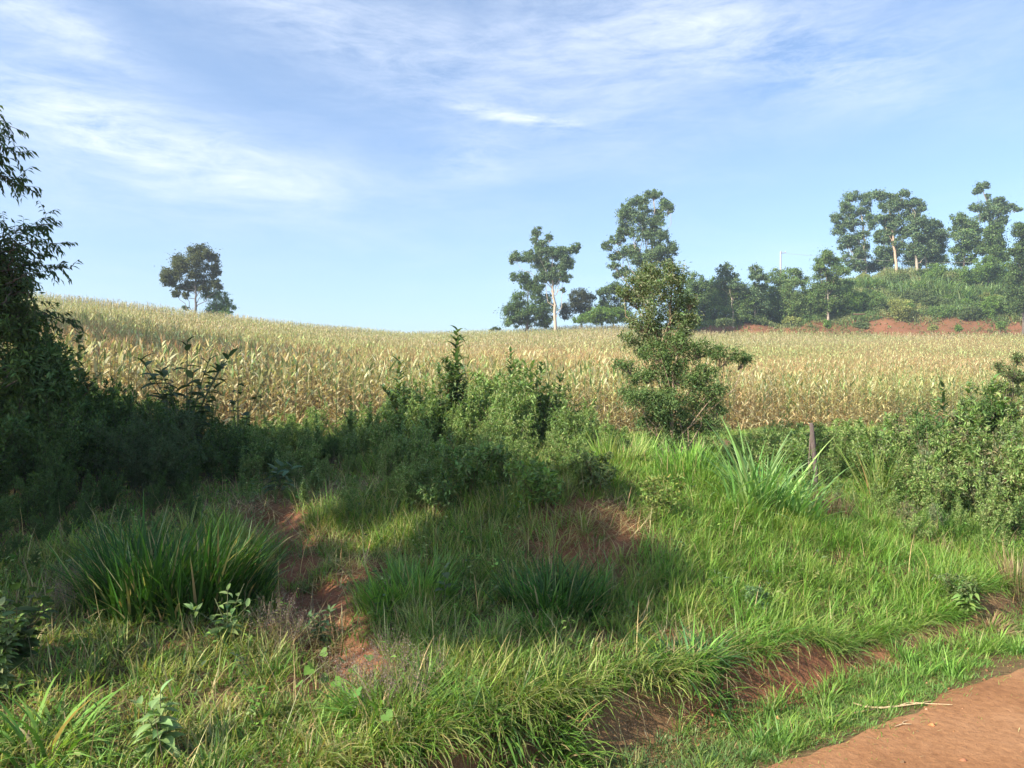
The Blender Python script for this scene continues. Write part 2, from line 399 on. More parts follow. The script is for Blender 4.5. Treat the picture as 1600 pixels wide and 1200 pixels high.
# road sheet
us = np.arange(-14, 40, .12); vs = np.concatenate([np.arange(-3.0, 1.2, .2), np.linspace(1.2, 2.35, 24)])
UU, VV = np.meshgrid(us, vs); edge = 2.08+.22*(fbm(us*1.2, us*0, 61)-.5)+.16*(fbm(us*5, us*0, 62)-.5)
lim = np.where(VV > 1.2, 1.2+(VV-1.2)/(2.35-1.2)*(edge[None]-1.2), VV)
RX, RY = UU*U_[0]+lim*V_[0], UU*U_[1]+lim*V_[1]
RZ = H(RX, RY)+.006
rid = np.arange(RX.size).reshape(RX.shape)
rf = np.stack([rid[:-1, :-1], rid[:-1, 1:], rid[1:, 1:], rid[1:, :-1]], -1).reshape(-1, 4)
g = Geo(); g.add(np.stack([RX, RY, RZ], -1).reshape(-1, 3), rf, (.4, .2, .1))
tag(g.build('road', M_ROAD, smooth_=True), 'packed red earth road at the foot of the grassy bank', 'road', kind='structure')

# ------------------------------------------------------------------ grass on the bank
GA, GB, GC = [.13, .25, .045], [.21, .34, .07], [.33, .38, .13]      # deep, fresh, yellowish
STRAW = [.42, .33, .16]; BLUE = [.075, .15, .05]
def field_pts(n, u0, u1, v0, v1):
    u = rng.uniform(u0, u1, n); v = rng.uniform(v0, v1, n)
    return u*U_[0]+v*V_[0], u*U_[1]+v*V_[1], u, v
def inview(x, y, m=.06): return (np.abs(x) < (.70+m)*y+.3) & (y > 1.8)
def tufts(g, n, u0, u1, v0, v1, k, L, Wd, cols, p, spread=.05, lean=.35, bendr=(.5, 1.5), keep=None, segs=3, down=.25, lenf=None, tipdry=.15):
    x, y, u, v = field_pts(n, u0, u1, v0, v1)
    ok = inview(x, y)
    if keep is not None: ok &= rng.random(n) < keep(x, y, u, v)
    x, y, v = x[ok], y[ok], v[ok]; n = len(x)
    if n == 0: return
    tc_ = pick(cols, n, p, .18)
    fresh = (smooth((x-.3)/1.2)*(.4+.6*vnoise(x*1.3, y*1.3, 77)))[:, None]; tc_ = tc_*(1-fresh*.75)+vary([.18, .35, .06], n, .12)*fresh*.75
    tl = rng.uniform(.7, 1.25, n)*L*(1 if lenf is None else lenf(x, y))
    taz = rng.uniform(0, 2*np.pi, n)
    N = n*k; i = np.repeat(np.arange(n), k)
    r = np.abs(rng.normal(size=N))*spread; ph = rng.uniform(0, 2*np.pi, N)
    bx, by = x[i]+r*np.cos(ph), y[i]+r*np.sin(ph)
    hx = np.cos(ph)+.5*np.cos(taz[i])+down*2*(-V_[0]); hy = np.sin(ph)+.5*np.sin(taz[i])+down*2*(-V_[1])
    az2 = np.arctan2(hy, hx)
    base = np.stack([bx, by, H(bx, by)-.01], 1)
    c = tc_[i]*np.exp(rng.normal(size=(N, 1))*.12)
    dry = rng.random(N) < tipdry*(1-.6*smooth((bx-.3)/1.2)); tip = c*np.array([1.35, 1.2, 1.0]); dryk = tipdry*(1-.6*smooth((bx-.3)/1.2)); c = np.where((rng.random(N) < dryk*.5)[:, None], vary(STRAW, N), c)
    tip = np.where(dry[:, None], vary(STRAW, N), tip)
    blades(g, base, tl[i]*rng.uniform(.55, 1.15, N), Wd*rng.uniform(.6, 1.2, N), az2, np.abs(rng.normal(size=N))*lean*.6+.03, rng.uniform(*bendr, N), c, segs, tip, rng.uniform(-.7, .7, N))
g = Geo()
def k_bank(x, y, u, v):
    d = (1-bare(x, y)*1.0)*smooth((v-2.68)/.06)*(.45+.55*smooth((vnoise(x*2.2, y*2.2, 70)-.25)*3))
    leftdry = smooth((-x-.2)/1.2)*(1-smooth((y-5)/.8))
    return d*(1-.30*leftdry)*(1-.6*smooth((v-6.0)/.8)*(u < 3.2))
def lenf(x, y):
    u, v = uv(x, y)
    return (.65+.8*vnoise(x*1.6, y*1.6, 71))*(1-.38*smooth((-x-.2)/.8)*(1-smooth((y-5)/.8)))*(1-.12*smooth((u-1.5)/1.))*(1-.55*smooth((v-6.2)/.8)*(u < 3.0))
tufts(g, 13500, -3, 9.5, 2.68, 6.2, 22, .20, .0062, [GA, GB, GC, BLUE, [.30, .27, .12]], [.28, .34, .2, .11, .07], .05, .62, (.2, 1.9), k_bank, 3, .14, lenf, .22)
tufts(g, 6500, -4, 11, 6.0, 11.5, 16, .24, .009, [GA, GB, GC], [.4, .4, .2], .07, .45, (.4, 1.4), k_bank, 3, .1, lenf)
tufts(g, 7000, -10, 30, 11.0, 16.3, 10, .18, .010, [GA, GB, GC, STRAW], [.35, .25, .2, .2], .12, .4, (.3, 1.3), None, 3, .0)
# low creeping fill between the tufts
def k_fill(x, y, u, v): return (1-.97*bare(x, y))*smooth((v-2.74)/.08)
N = 70000; x, y, u, v = field_pts(N, -3, 9.5, 2.74, 8.5); ok = inview(x, y) & (rng.random(N) < k_fill(x, y, u, v)); x, y = x[ok], y[ok]; N = len(x)
blades(g, np.stack([x, y, H(x, y)-.01], 1), rng.uniform(.05, .15, N), rng.uniform(.006, .012, N), rng.uniform(0, 6.28, N), rng.uniform(.2, 1.2, N), rng.uniform(.2, 1.2, N), pick([GA, GB, GC, STRAW, [.16, .10, .05]], N, [.28, .25, .2, .2, .07]), 2)
# long grass hanging over the lip of the cut
def k_lip(x, y, u, v): return .5+.9*(vnoise(u*1.6, u*0, 80) > .38)
tufts(g, 420, -3, 9.5, 2.70, 2.86, 30, .22, .0075, [GA, GB, BLUE, GC], [.35, .3, .2, .15], .05, .9, (1.0, 2.2), k_lip, 4, .75, None, .3)
tag(g.build('grass', M_GRASS), 'fresh green and yellowish grass covering the bank', 'grass', kind='stuff')
# verge
g = Geo()
def k_verge(x, y, u, v): return (smooth((v-2.02-.1*vnoise(u*3, v*3, 90))/.15)*(.35+.65*(vnoise(x*3, y*3, 91) > .3)))
tufts(g, 5200, -2, 10, 2.03, 2.56, 22, .052, .005, [[.10, .18, .07], [.13, .21, .08], GC], [.5, .38, .12], .05, .9, (.5, 1.5), k_verge, 2, .05, None, .12)
tufts(g, 300, -1, 10, 2.2, 2.56, 18, .15, .006, [[.085, .15, .05], GB], [.5, .5], .03, .6, (.5, 1.3), None, 3, .05)
tufts(g, 420, -1, 10, 1.82, 2.12, 9, .03, .005, [[.085, .15, .05], GC], [.5, .5], .03, .9, (.5, 1.3), None, 2, .0)
tag(g.build('verge_grass', M_GRASS), 'short grass strip between the earth road and the cut bank', 'grass', kind='stuff')
# straw and dead stems
g = Geo()
def straw(n, cx, cy, sx, sy, L=.2, w_=.004, flat=1.35):
    x = rng.normal(cx, sx, n); y = rng.normal(cy, sy, n)
    blades(g, np.stack([x, y, H(x, y)+.004+rng.uniform(0, .03, n)], 1), rng.uniform(.4, 1.2, n)*L, w_*rng.uniform(.6, 1.3, n), rng.uniform(0, 6.28, n), rng.normal(flat, .18, n), rng.normal(0, .3, n), vary(STRAW, n, .3), 3)
for c, r_ in DRY: straw(int(900*r_), c[0], c[1], r_*.5, r_*.5, .3)
for c in PATH: straw(60, c[0], c[1], .22, .22, .16, .004)
n = 5000; x, y, u, v = field_pts(n, -3, 9.5, 2.9, 9); ok = inview(x, y); x, y = x[ok], y[ok]; n = len(x)
blades(g, np.stack([x, y, H(x, y)], 1), rng.uniform(.1, .34, n), .004, rng.uniform(0, 6.28, n), np.abs(rng.normal(.5, .5, n)), rng.uniform(0, .9, n), vary(STRAW, n, .3), 3)
n = 420; x, y, u, v = field_pts(n, 0, 9, .2, 2.1); kk = rng.random(n) < .25+.75*smooth((v-1.6)/.4); x, y = x[kk], y[kk]; n = len(x)
blades(g, np.stack([x, y, H(x, y)+.012], 1), rng.uniform(.02, .10, n), .0025, rng.uniform(0, 6.28, n), np.full(n, 1.5), rng.uniform(0, .1, n), vary(STRAW, n, .3), 2)
n = 700; x, y, u, v = field_pts(n, -3, 9, 2.58, 2.76)
blades(g, np.stack([x, y, H(x, y)+.02], 1), rng.uniform(.06, .22, n), .004, np.arctan2(-V_[1], -V_[0])+rng.normal(0, .6, n), rng.normal(1.9, .4, n), rng.uniform(0, .6, n), vary(STRAW, n, .3), 3)
tag(g.build('dry_straw', M_DRY), 'dead straw and dry stems lying on the bare patches', 'straw', kind='stuff')
# small stones and crumbs of earth on road and cut
g = Geo()
n = 5200; x, y, u, v = field_pts(n, -1, 9, -.3, 2.9); ok = inview(x, y); x, y = x[ok], y[ok]; n = len(x)
o_v = np.array([[1, 0, 0], [0, 1, 0], [-1, 0, 0], [0, -1, 0], [0, 0, .7], [0, 0, -.7]], float)
o_f = np.array([[0, 1, 4], [1, 2, 4], [2, 3, 4], [3, 0, 4], [1, 0, 5], [2, 1, 5], [3, 2, 5], [0, 3, 5]])
sz = np.exp(rng.normal(-5.25, .5, n)); vv_ = o_v[None]*(1+.35*rng.normal(size=(n, 6, 1)))*sz[:, None, None]+np.stack([x, y, H(x, y)+sz*.3], 1)[:, None]
g.add(vv_.reshape(-1, 3), (o_f[None]+(np.arange(n)*6)[:, None, None]).reshape(-1, 3), np.repeat(vary([.36, .17, .09], n, .4), 6, axis=0))
tag(g.build('gravel', M_SOIL), 'small crumbs of red earth and grit on the road', 'gravel', kind='stuff')

# ------------------------------------------------------------------ corn
STRAWS = [[.64, .58, .31], [.57, .48, .24], [.48, .34, .15], [.34, .39, .17], [.18, .28, .10], [.58, .50, .34]]
def corn_parts(seed, dry=.6, h=CORN_H, lod=0):
    r = np.random.default_rng(seed); st, lf, ta, co = Geo(), Geo(), Geo(), Geo()
    hh = h*r.uniform(.92, 1.05); lean = r.normal(0, .04, 2)
    zt = np.linspace(0, hh*.93, 6); pts = np.stack([lean[0]*zt**1.5, lean[1]*zt**1.5, zt], 1)
    scol = vary([.34, .28, .13] if r.random() < dry else [.16, .2, .07], 1, .15, .05, r)[0]
    tube(st, pts, np.linspace(.012, .005, 6), 5 if lod == 0 else 3, scol)
    n = r.integers(13, 16) if lod == 0 else 13
    z = np.linspace(.18, .97, n)*hh*.92; side = r.uniform(0, 6.28)
    az_ = side+np.arange(n)*math.pi+r.normal(0, .35, n)
    base = np.stack([lean[0]*z**1.5, lean[1]*z**1.5, z], 1)
    rel = z/hh
    isdry = r.random(n) < np.clip(dry+.45-.75*rel, .12, 1)
    c = np.where(isdry[:, None], pick(STRAWS[:3], n, None, .15, r), pick([STRAWS[3], STRAWS[4], STRAWS[0]], n, [.4, .35, .25], .15, r))
    tip = np.where((r.random(n) < .6)[:, None], pick(STRAWS[:2], n, None, .15, r), c)
    L = r.uniform(.30, .56, n)*(1-.45*rel**2)*(1 if lod == 0 else .8)
    th0 = np.where(isdry, r.uniform(.5, 1.1, n), r.uniform(.25, .6, n)); bend = np.where(isdry, r.uniform(1.2, 2.2, n), r.uniform(.4, 1.5, n))*(1-.45*rel)
    blades(lf, base, L, np.where(isdry, .036, .052)*(1 if lod == 0 else .85)*r.uniform(.8, 1.2, n), az_, th0, bend, c, 6 if lod == 0 else 4, tip, r.uniform(-.5, .5, n))
    k = 8 if lod == 0 else 4
    top = pts[-1]
    blades(ta, np.repeat(top[None]-[0, 0, .02], k, 0)+np.stack([0*np.arange(k), 0*np.arange(k), r.uniform(0, .07, k)], 1), r.uniform(.12, .24, k), .009, r.uniform(0, 6.28, k), r.uniform(.05, .7, k), r.uniform(0, .5, k), vary([.38, .27, .15], k, .15), 3)
    ez = hh*.45; e0 = np.array([lean[0]*ez**1.5, lean[1]*ez**1.5, ez]); a = side+1.2; ed = np.array([math.cos(a)*.6, math.sin(a)*.6, .5 if r.random() < .5 else -.6])
    tube(co, [e0, e0+ed*.06, e0+ed*.15, e0+ed*.24, e0+ed*.3], [.008, .024, .028, .018, .004], 6, vary([.5, .41, .22], 1, .12, .05, r)[0])
    return st, lf, ta, co
# positions: rows run roughly with the road
def corn_rows(v0, v1, sp_row, sp):
    out = []
    for v in np.arange(v0, v1, sp_row):
        u = np.arange(-60, 150, sp); u = u+rng.normal(0, sp*.25, len(u)); vv = v+rng.normal(0, .05, len(u))+.25*np.sin(u*.35)
        out.append(np.stack([u*U_[0]+vv*V_[0], u*U_[1]+vv*V_[1]], 1))
    return np.concatenate(out)
near = corn_rows(16.5, 26.5, .75, .21)
def in_field(p, m=.05):
    a = p[:, 0]/np.maximum(p[:, 1], 1); yr = np.interp(a, A_, YR)
    lim = yr+np.where(a < .19, 6, -1.5)
    return (np.abs(a) < .70+m) & (p[:, 1] < lim) & (p[:, 1] > 5)
near = near[in_field(near, .08)]
dist = np.hypot(near[:, 0], near[:, 1]); _, nv = uv(near[:, 0], near[:, 1])
row = np.round((nv-16.5)/.75)
cand = np.where((row <= 3) & (np.abs(near[:, 0]/near[:, 1]) < .70))[0]
score = dist[cand]*(1+.12*row[cand]); sel = cand[np.argsort(score)[:300]]
protos = []
for k in range(10):
    st, lf, ta, co = corn_parts(100+k, dry=[.5, .8, .95, .35, .7, .9, .6, .8, .2, .85][k])
    e = None
    if k < 10:
        p = near[sel[k]]
        e = empty('corn_plant', (p[0], p[1], float(H(*p))), 'drying corn plant with straw coloured leaves standing in the front rows of the field', 'corn plant', 'corn plants in the front rows', random.uniform(0, 6.28))
        ks = [lf.build('foliage', M_CORN, e), st.build('stalk', M_STEM, e), ta.build('tassel', M_DRY, e), co.build('cob', M_DRY, e)]
        KIDS[e.name] = ks
    protos.append((e, st, lf, ta, co))
for i in sel[10:]:
    p = near[i]; e = protos[int(rng.integers(0, 10))][0]
    copy_tree(e, (p[0], p[1], float(H(*p))), rng.uniform(0, 6.28), rng.uniform(.86, 1.1), tilt=(rng.normal(0, .04), rng.normal(0, .04)))
def rotz(a, s): c_, s_ = math.cos(a), math.sin(a); return np.array([[c_, -s_, 0], [s_, c_, 0], [0, 0, 1]])*s
def scatter(g, tmpls, pts, smin=.85, smax=1.12, cm=None):
    """batch copies of whole template plants into one mesh"""
    lab = rng.integers(0, len(tmpls), len(pts)); zz = H(pts[:, 0], pts[:, 1])
    big = .80+.4*fbm(pts[:, 0]*.12, pts[:, 1]*.12, 95)
    dryf = fbm(pts[:, 0]*.09+9, pts[:, 1]*.09, 96)
    for k, t in enumerate(tmpls):
        m = lab == k; n = m.sum()
        if not n: continue
        v0 = np.concatenate(t.v); f0 = np.concatenate(t.q); c0 = np.concatenate(t.c)
        a = rng.uniform(0, 6.28, n); s = rng.uniform(smin, smax, n)*(.92+.16*(big[m]-.8)/.4)
        ca, sa = np.cos(a)*s, np.sin(a)*s
        x = v0[None, :, 0]*ca[:, None]-v0[None, :, 1]*sa[:, None]+pts[m, 0][:, None]
        y = v0[None, :, 0]*sa[:, None]+v0[None, :, 1]*ca[:, None]+pts[m, 1][:, None]
        z = v0[None, :, 2]*s[:, None]+zz[m][:, None]
        tone = np.exp(rng.normal(size=(n, 1, 1))*.16)
        gr = smooth((dryf[m]-.42)/.25)[:, None, None]
        c = c0[None]*tone*1.2*((1-gr)*np.array([.95, 1.03, .88])+gr*np.array([1.10, 1.03, 1.0]))
        g.add(np.stack([x, y, z], -1).reshape(-1, 3), (f0[None]+(np.arange(n)*len(v0))[:, None, None]).reshape(-1, 4), np.clip(c, 0, .8).reshape(-1, 3))
g = Geo()
full = []
for (_, st, lf, ta, co) in protos:
    t = Geo(); t.merge(st); t.merge(lf); t.merge(ta); t.merge(co); full.append(t)
rest = np.setdiff1d(np.arange(len(near)), sel)
scatter(g, full, near[rest])
def low(seed, dry, zmin):
    r = np.random.default_rng(seed); t = Geo(); st, lf, ta, co = corn_parts(seed, dry, CORN_H, 1); lf.v = [v for v in lf.v]
    tube(t, [[0, 0, zmin], [0, 0, CORN_H*.95]], [.012, .006], 3, [.34, .28, .14])
    t.merge(lf); t.merge(ta); return t
lows = [low(300+k, [.55, .8, .3, .9, .65, .5, .95, .4][k], .3) for k in range(8)]
mid = corn_rows(26.5, 46, .72, .22); mid = mid[in_field(mid)]; scatter(g, lows, mid)
def topc(seed, dry):
    r = np.random.default_rng(seed); t = Geo(); n = 9
    z = np.linspace(.95, 1.8, n); d = r.random(n) < dry
    c = np.where(d[:, None], pick(STRAWS[:2]+[STRAWS[5]], n, None, .15, r), pick([STRAWS[3], STRAWS[4]], n, None, .15, r))
    blades(t, np.stack([0*z, 0*z, z], 1), r.uniform(.18, .32, n), .032, r.uniform(0, 6.28, n), r.uniform(.1, .6, n), r.uniform(.2, 1.2, n), c, 3, None, r.uniform(-.5, .5, n))
    tube(t, [[0, 0, .5], [0, 0, 1.85]], [.014, .008], 3, [.36, .29, .15])
    blades(t, np.repeat([[0, 0, 1.78]], 3, 0), r.uniform(.12, .2, 3), .018, r.uniform(0, 6.28, 3), r.uniform(.05, .5, 3), .3, vary([.42, .32, .18], 3), 2)
    return t
tops = [topc(400+k, [.5, .75, .35, .85, .6, .7][k]) for k in range(6)]
farp = corn_rows(46, 140, .8, .25); farp = farp[in_field(farp)]; scatter(g, tops, farp)
print('corn', len(near), len(mid), len(farp))
n = 26000; x, y, u, v = field_pts(n, -12, 40, 15.9, 19.5); ok = np.abs(x/np.maximum(y, 1)) < .75; x, y = x[ok], y[ok]; n = len(x)
blades(g, np.stack([x, y, H(x, y)+rng.random(n)**1.5*.55], 1), rng.uniform(.2, .5, n), .04, rng.uniform(0, 6.28, n), rng.uniform(.6, 1.9, n), rng.uniform(.2, 1.6, n), pick(STRAWS[:3], n, None, .2), 3, None, rng.uniform(-.6, .6, n))
tag(g.build('corn_crop', M_CORN), 'field of ripening yellow corn climbing the hill to the skyline', 'corn', kind='stuff')

# ------------------------------------------------------------------ trees
def arc(a, b, lift=.0, k=5, wob=.03):
    a = np.asarray(a, float); b = np.asarray(b, float); t = np.linspace(0, 1, k)[:, None]; L = np.linalg.norm(b-a)
    p = a+(b-a)*t; p[:, 2] += lift*L*np.sin(t[:, 0]*math.pi); p[1:-1] += rng.normal(size=(k-2, 3))*wob*L
    return p
def tree(name, label, cat, D, base_px, base_py, blobs, leaf, nleaf, cols, trunk_r=.15, bark=(.4, .34, .27), trunk=None, group=None, depth=.8, base=None, puff=.46, flat=.8, droop=-.35, tmpl=DIAM, aspect=.45, forks=1, shell=.5, stem_frac=(.35, .8), dens=1.8, fill=.05, stray=.15):
    """blobs: (px, py, rx, ry) leafy masses at distance D; trunk: list of (px, py)"""
    b0 = G0(base_px, D)-[0, 0, .1] if base is None else np.asarray(base, float)
    e = empty(name, b0, label, cat, group)
    tg, lg = Geo(), Geo()
    if trunk is None:
        top = max(blobs, key=lambda q: -q[1]); trunk = [(top[0], top[1]+top[3]*.3)]
    tp = [b0]
    for q in trunk: tp.append(P(q[0], q[1], D))
    tp = np.array(tp)
    tt = np.linspace(0, 1, 14); seg = np.concatenate([[0], np.cumsum(np.linalg.norm(np.diff(tp, axis=0), axis=1))]); seg /= seg[-1]
    tr = np.stack([np.interp(tt, seg, tp[:, j]) for j in range(3)], 1)
    hgt = np.linalg.norm(tp[-1]-tp[0])
    tr[1:-1, :2] += rng.normal(size=(12, 2))*.006*hgt
    rads = trunk_r*(1-.85*tt)+.003
    tube(tg, tr-b0, rads, 8, bark)
    tw_a, tw_b = [], []
    m = D/F; area = sum(q[2]*q[3] for q in blobs)
    for (px, py, rx, ry) in blobs:
        c = P(px, py, D); rxm, rym = rx*m, ry*m; rd = (rxm+rym)/2*depth
        c[1] += rng.uniform(-.45, .45)*rxm
        # limb from trunk
        zi = b0[2]+(c[2]-b0[2])*rng.uniform(*stem_frac); j = int(np.clip(np.argmin(np.abs(tr[:, 2]-zi)), 2, 12))
        limb = arc(tr[j], c, -.10, 6, .04)
        tube(tg, limb-b0, np.linspace(rads[j]*.40, rads[j]*.10+.002, 6), 5, bark)
        npf = max(7, int(13*(.46/puff)**1.2*(1+.5*(max(rx, ry)/max(1, min(rx, ry))-1))))
        npf = int(npf*1.25); pd = norm(rng.normal(size=(npf, 3)))*(rng.random((npf, 1))**.4)*1.02
        pc = c+pd*np.array([rxm, rd, rym])
        pr = puff*math.sqrt(min(rxm, rym)*(rxm+rym)/2)*rng.uniform(.4, 1.25, npf)
        nf = int(fill*dens*nleaf*rx*ry/area); qf = np.clip(rng.normal(size=(nf, 3))*.5, -1.05, 1.05)
        lump = 1+.22*np.sin(qf[:, :1]*7+px)+.18*np.sin(qf[:, 2:]*9+py)
        inst(lg, *tmpl, norm(qf*.4+rng.normal(size=(nf, 3))*.8+[0, 0, droop]), norm(rng.normal(size=(nf, 3))+[0, 0, .6]), leaf*(.62 if D > 50 else 1)*rng.uniform(.6, 1.3, nf), leaf*aspect*.9, c+qf*lump*np.array([rxm, rd, rym])-b0, pick(cols, nf, None, .22))
        tw_a.append(np.repeat(c[None], npf, 0)*.75+limb[3][None]*.25); tw_b.append(pc)
        n = int(dens*nleaf*rx*ry/area/npf)+1
        for k in range(npf):
            q = np.clip(rng.normal(size=(n, 3)), -2, 2); an = rng.uniform(.55, 1.5, 3)*np.array([1, 1, flat])
            pos = pc[k]+q*an*pr[k]*.46; q = norm(q)
            # loose straggling leaves
            s_ = rng.random(n) < (stray if D < 50 else .04); pos[s_] += np.clip(rng.normal(size=(s_.sum(), 3)), -1.3, 1.3)*pr[k]*.4
            d = norm(q*.5+rng.normal(size=(n, 3))*.8+np.array([0, 0, droop])); nr = norm(rng.normal(size=(n, 3))*.7+q*.5+np.array([0, 0, .6]))
            tone = math.exp(rng.normal()*.13)
            inst(lg, *tmpl, d, nr, leaf*(.62 if D > 50 else 1)*rng.uniform(.6, 1.3, n), leaf*aspect*rng.uniform(.7, 1.2, n), pos-b0, pick(cols, n, None, .22)*tone)
    A = np.concatenate(tw_a)-b0; B = np.concatenate(tw_b)-b0
    tubes3(tg, A, B, trunk_r*.07+.002, .002, np.asarray(bark)*.8)
    lg.build('crown', M_LEAF, e); tg.build('trunk', M_BARK, e)
    return e
EU = [[.12, .19, .085], [.17, .25, .11], [.22, .29, .14], [.085, .135, .065]]
DK = [[.08, .13, .045], [.11, .17, .055], [.15, .21, .075]]
MG = [[.125, .22, .06], [.17, .26, .08], [.22, .30, .10]]
YG = [[.16, .27, .055], [.21, .31, .075], [.13, .22, .05]]
YL = [[.30, .34, .10], [.38, .38, .13], [.20, .25, .08]]
OL = [[.14, .19, .07], [.19, .24, .10], [.10, .15, .05]]
PALE = (.52, .44, .35)
# left skyline pair
tree('broadleaf_tree', 'lone round crowned tree with forked trunk on the left skyline', 'tree', 90, 305, 487,
     [(278, 408, 14, 14), (308, 394, 20, 13), (330, 402, 12, 14), (298, 420, 24, 16), (272, 430, 18, 13), (328, 425, 15, 13), (262, 440, 12, 8), (288, 447, 14, 9), (312, 445, 20, 9), (338, 445, 10, 8), (274, 458, 8, 6), (290, 461, 6, 5)],
     .30, 17000, [[.11, .125, .045], [.15, .16, .06], [.08, .10, .04]], .22, (.2, .18, .16), [(305, 470), (306, 455), (305, 420)], 'two trees on the left skyline')
tree('small_tree', 'low bushy tree spreading right beside the lone skyline tree', 'tree', 92, 338, 495,
     [(325, 460, 12, 9), (342, 462, 14, 9), (356, 470, 10, 7), (335, 478, 20, 9), (354, 482, 14, 9), (330, 490, 12, 7), (350, 491, 14, 6)],
     .26, 5500, MG, .12, (.2, .18, .16), [(338, 470)], 'two trees on the left skyline')
tree('low_shrub', 'tiny dark shrub on the corn skyline left of the lone tree trunk', 'shrub', 91, 290, 486, [(290, 481, 6, 4)], .2, 300, DK, .03)
tree('low_shrub', 'tiny dark shrub where the corn skyline meets the tree cluster', 'shrub', 108, 776, 516, [(777, 513, 7, 3), (768, 515, 5, 2)], .25, 400, DK, .03)
# central cluster
tree('dark_tree', 'dense dark tree left of the pale straight eucalyptus trunk', 'tree', 106, 822, 512,
     [(808, 470, 16, 14), (825, 445, 16, 12), (838, 455, 16, 14), (800, 490, 20, 14), (830, 485, 22, 18), (852, 480, 14, 22), (812, 502, 26, 10), (845, 502, 18, 10), (812, 432, 14, 9)],
     .34, 16000, DK+MG[:1], .25, (.15, .13, .11), [(826, 450)], 'trees of the central skyline cluster')
tree('eucalyptus_tree', 'eucalyptus with long bare pale trunk and kite shaped crown', 'tree', 103, 870, 508,
     [(838, 362, 9, 9), (858, 370, 6, 6), (848, 383, 12, 10), (840, 399, 18, 11), (803, 402, 9, 11), (822, 400, 9, 8), (862, 394, 16, 12), (883, 395, 15, 9), (900, 387, 8, 7), (855, 414, 22, 12), (882, 410, 14, 12), (862, 432, 18, 12), (878, 425, 10, 12), (845, 434, 12, 8), (885, 435, 8, 6), (880, 452, 4, 4), (834, 375, 5, 5)],
     .36, 15000, EU, .26, PALE, [(866, 465), (863, 440), (856, 410), (848, 380)], 'eucalyptus trees on the skyline')
tree('round_tree', 'small rounded tree with thin crown right of the pale trunk', 'tree', 110, 908, 505,
     [(905, 460, 16, 10), (918, 465, 14, 12), (900, 475, 14, 12), (884, 485, 10, 14), (915, 482, 14, 12)], .34, 5500, [[.085, .10, .055], [.11, .12, .065], [.06, .08, .035]], .14, (.22, .2, .17), [(908, 470)], 'trees of the central skyline cluster')
tree('dark_tree', 'low dark tree behind the bright green bush on the skyline', 'tree', 112, 958, 500,
     [(945, 455, 14, 10), (962, 450, 16, 9), (975, 462, 14, 12), (950, 472, 18, 12), (968, 484, 18, 12)], .34, 6500, DK, .14, (.15, .13, .11), [(960, 465)], 'trees of the central skyline cluster')
tree('bright_bush', 'bright green low bush at the field edge below the tall eucalyptus', 'bush', 101, 940, 510,
     [(920, 495, 22, 7), (938, 488, 20, 8), (958, 490, 22, 9), (978, 496, 18, 9), (905, 500, 12, 5), (940, 500, 34, 6)], .28, 9000, YG, .06, (.2, .2, .1), [(940, 490)])
tree('eucalyptus_tree', 'tallest eucalyptus rising behind the young tree with its dense crown', 'tree', 101, 1012, 506,
     [(1000, 312, 14, 9), (1022, 303, 14, 9), (985, 322, 14, 12), (1040, 318, 10, 9), (1047, 325, 9, 8), (975, 340, 14, 13), (1000, 335, 18, 13), (1028, 335, 14, 12), (1020, 352, 16, 12), (985, 360, 20, 13), (1012, 372, 22, 13), (1036, 370, 12, 9), (965, 372, 14, 8), (950, 384, 9, 8), (985, 388, 22, 10), (1030, 392, 24, 12), (1050, 388, 10, 10), (1005, 405, 28, 12), (965, 398, 12, 9), (1040, 410, 14, 12), (958, 415, 10, 6), (975, 425, 12, 8), (962, 430, 8, 4), (1005, 430, 22, 14), (1010, 460, 22, 18)],
     .36, 26000, EU, .34, (.45, .39, .32), [(1012, 460), (1018, 400), (1022, 350), (1020, 310)], 'eucalyptus trees on the skyline', puff=.42)
# belt of trees right of the young tree
tree('broadleaf_tree', 'bushy tree just right of the young tree crown on the far slope', 'tree', 112, 1088, 505,
     [(1085, 440, 20, 13), (1100, 455, 22, 16), (1080, 475, 20, 16), (1108, 480, 20, 16), (1115, 445, 12, 12)], .34, 9500, MG+EU[:1], .2, (.25, .2, .16), [(1090, 460)], 'trees in the belt above the red bank')
tree('eucalyptus_tree', 'slim young eucalyptus with two pale trunks in the belt', 'tree', 108, 1147, 500,
     [(1132, 420, 12, 9), (1138, 432, 16, 9), (1148, 445, 16, 10), (1125, 440, 12, 8), (1160, 455, 10, 8)], .34, 4500, EU, .12, PALE, [(1143, 470), (1138, 440)], 'eucalyptus trees on the skyline')
tree('broadleaf_tree', 'dense green tree behind the slim twin trunks in the belt', 'tree', 114, 1160, 505,
     [(1130, 455, 18, 14), (1155, 460, 20, 16), (1135, 480, 22, 16), (1165, 485, 22, 14)], .34, 8000, MG, .15, (.2, .18, .15), [(1150, 465)], 'trees in the belt above the red bank')
tree('eucalyptus_tree', 'narrow topped young eucalyptus second in the belt', 'tree', 109, 1180, 500,
     [(1178, 422, 13, 8), (1180, 435, 16, 9), (1186, 450, 16, 10), (1172, 460, 14, 12), (1188, 475, 16, 14)], .34, 5500, EU, .12, PALE, [(1180, 440)], 'eucalyptus trees on the skyline')
tree('broadleaf_tree', 'wide low tree below the pale utility pole', 'tree', 112, 1225, 505,
     [(1210, 432, 18, 11), (1235, 426, 18, 9), (1215, 450, 20, 14), (1245, 442, 20, 14), (1228, 468, 26, 16), (1205, 480, 18, 16), (1255, 470, 18, 18)], .34, 12000, MG+EU[2:3], .18, (.2, .18, .15), [(1225, 445)], 'trees in the belt above the red bank')
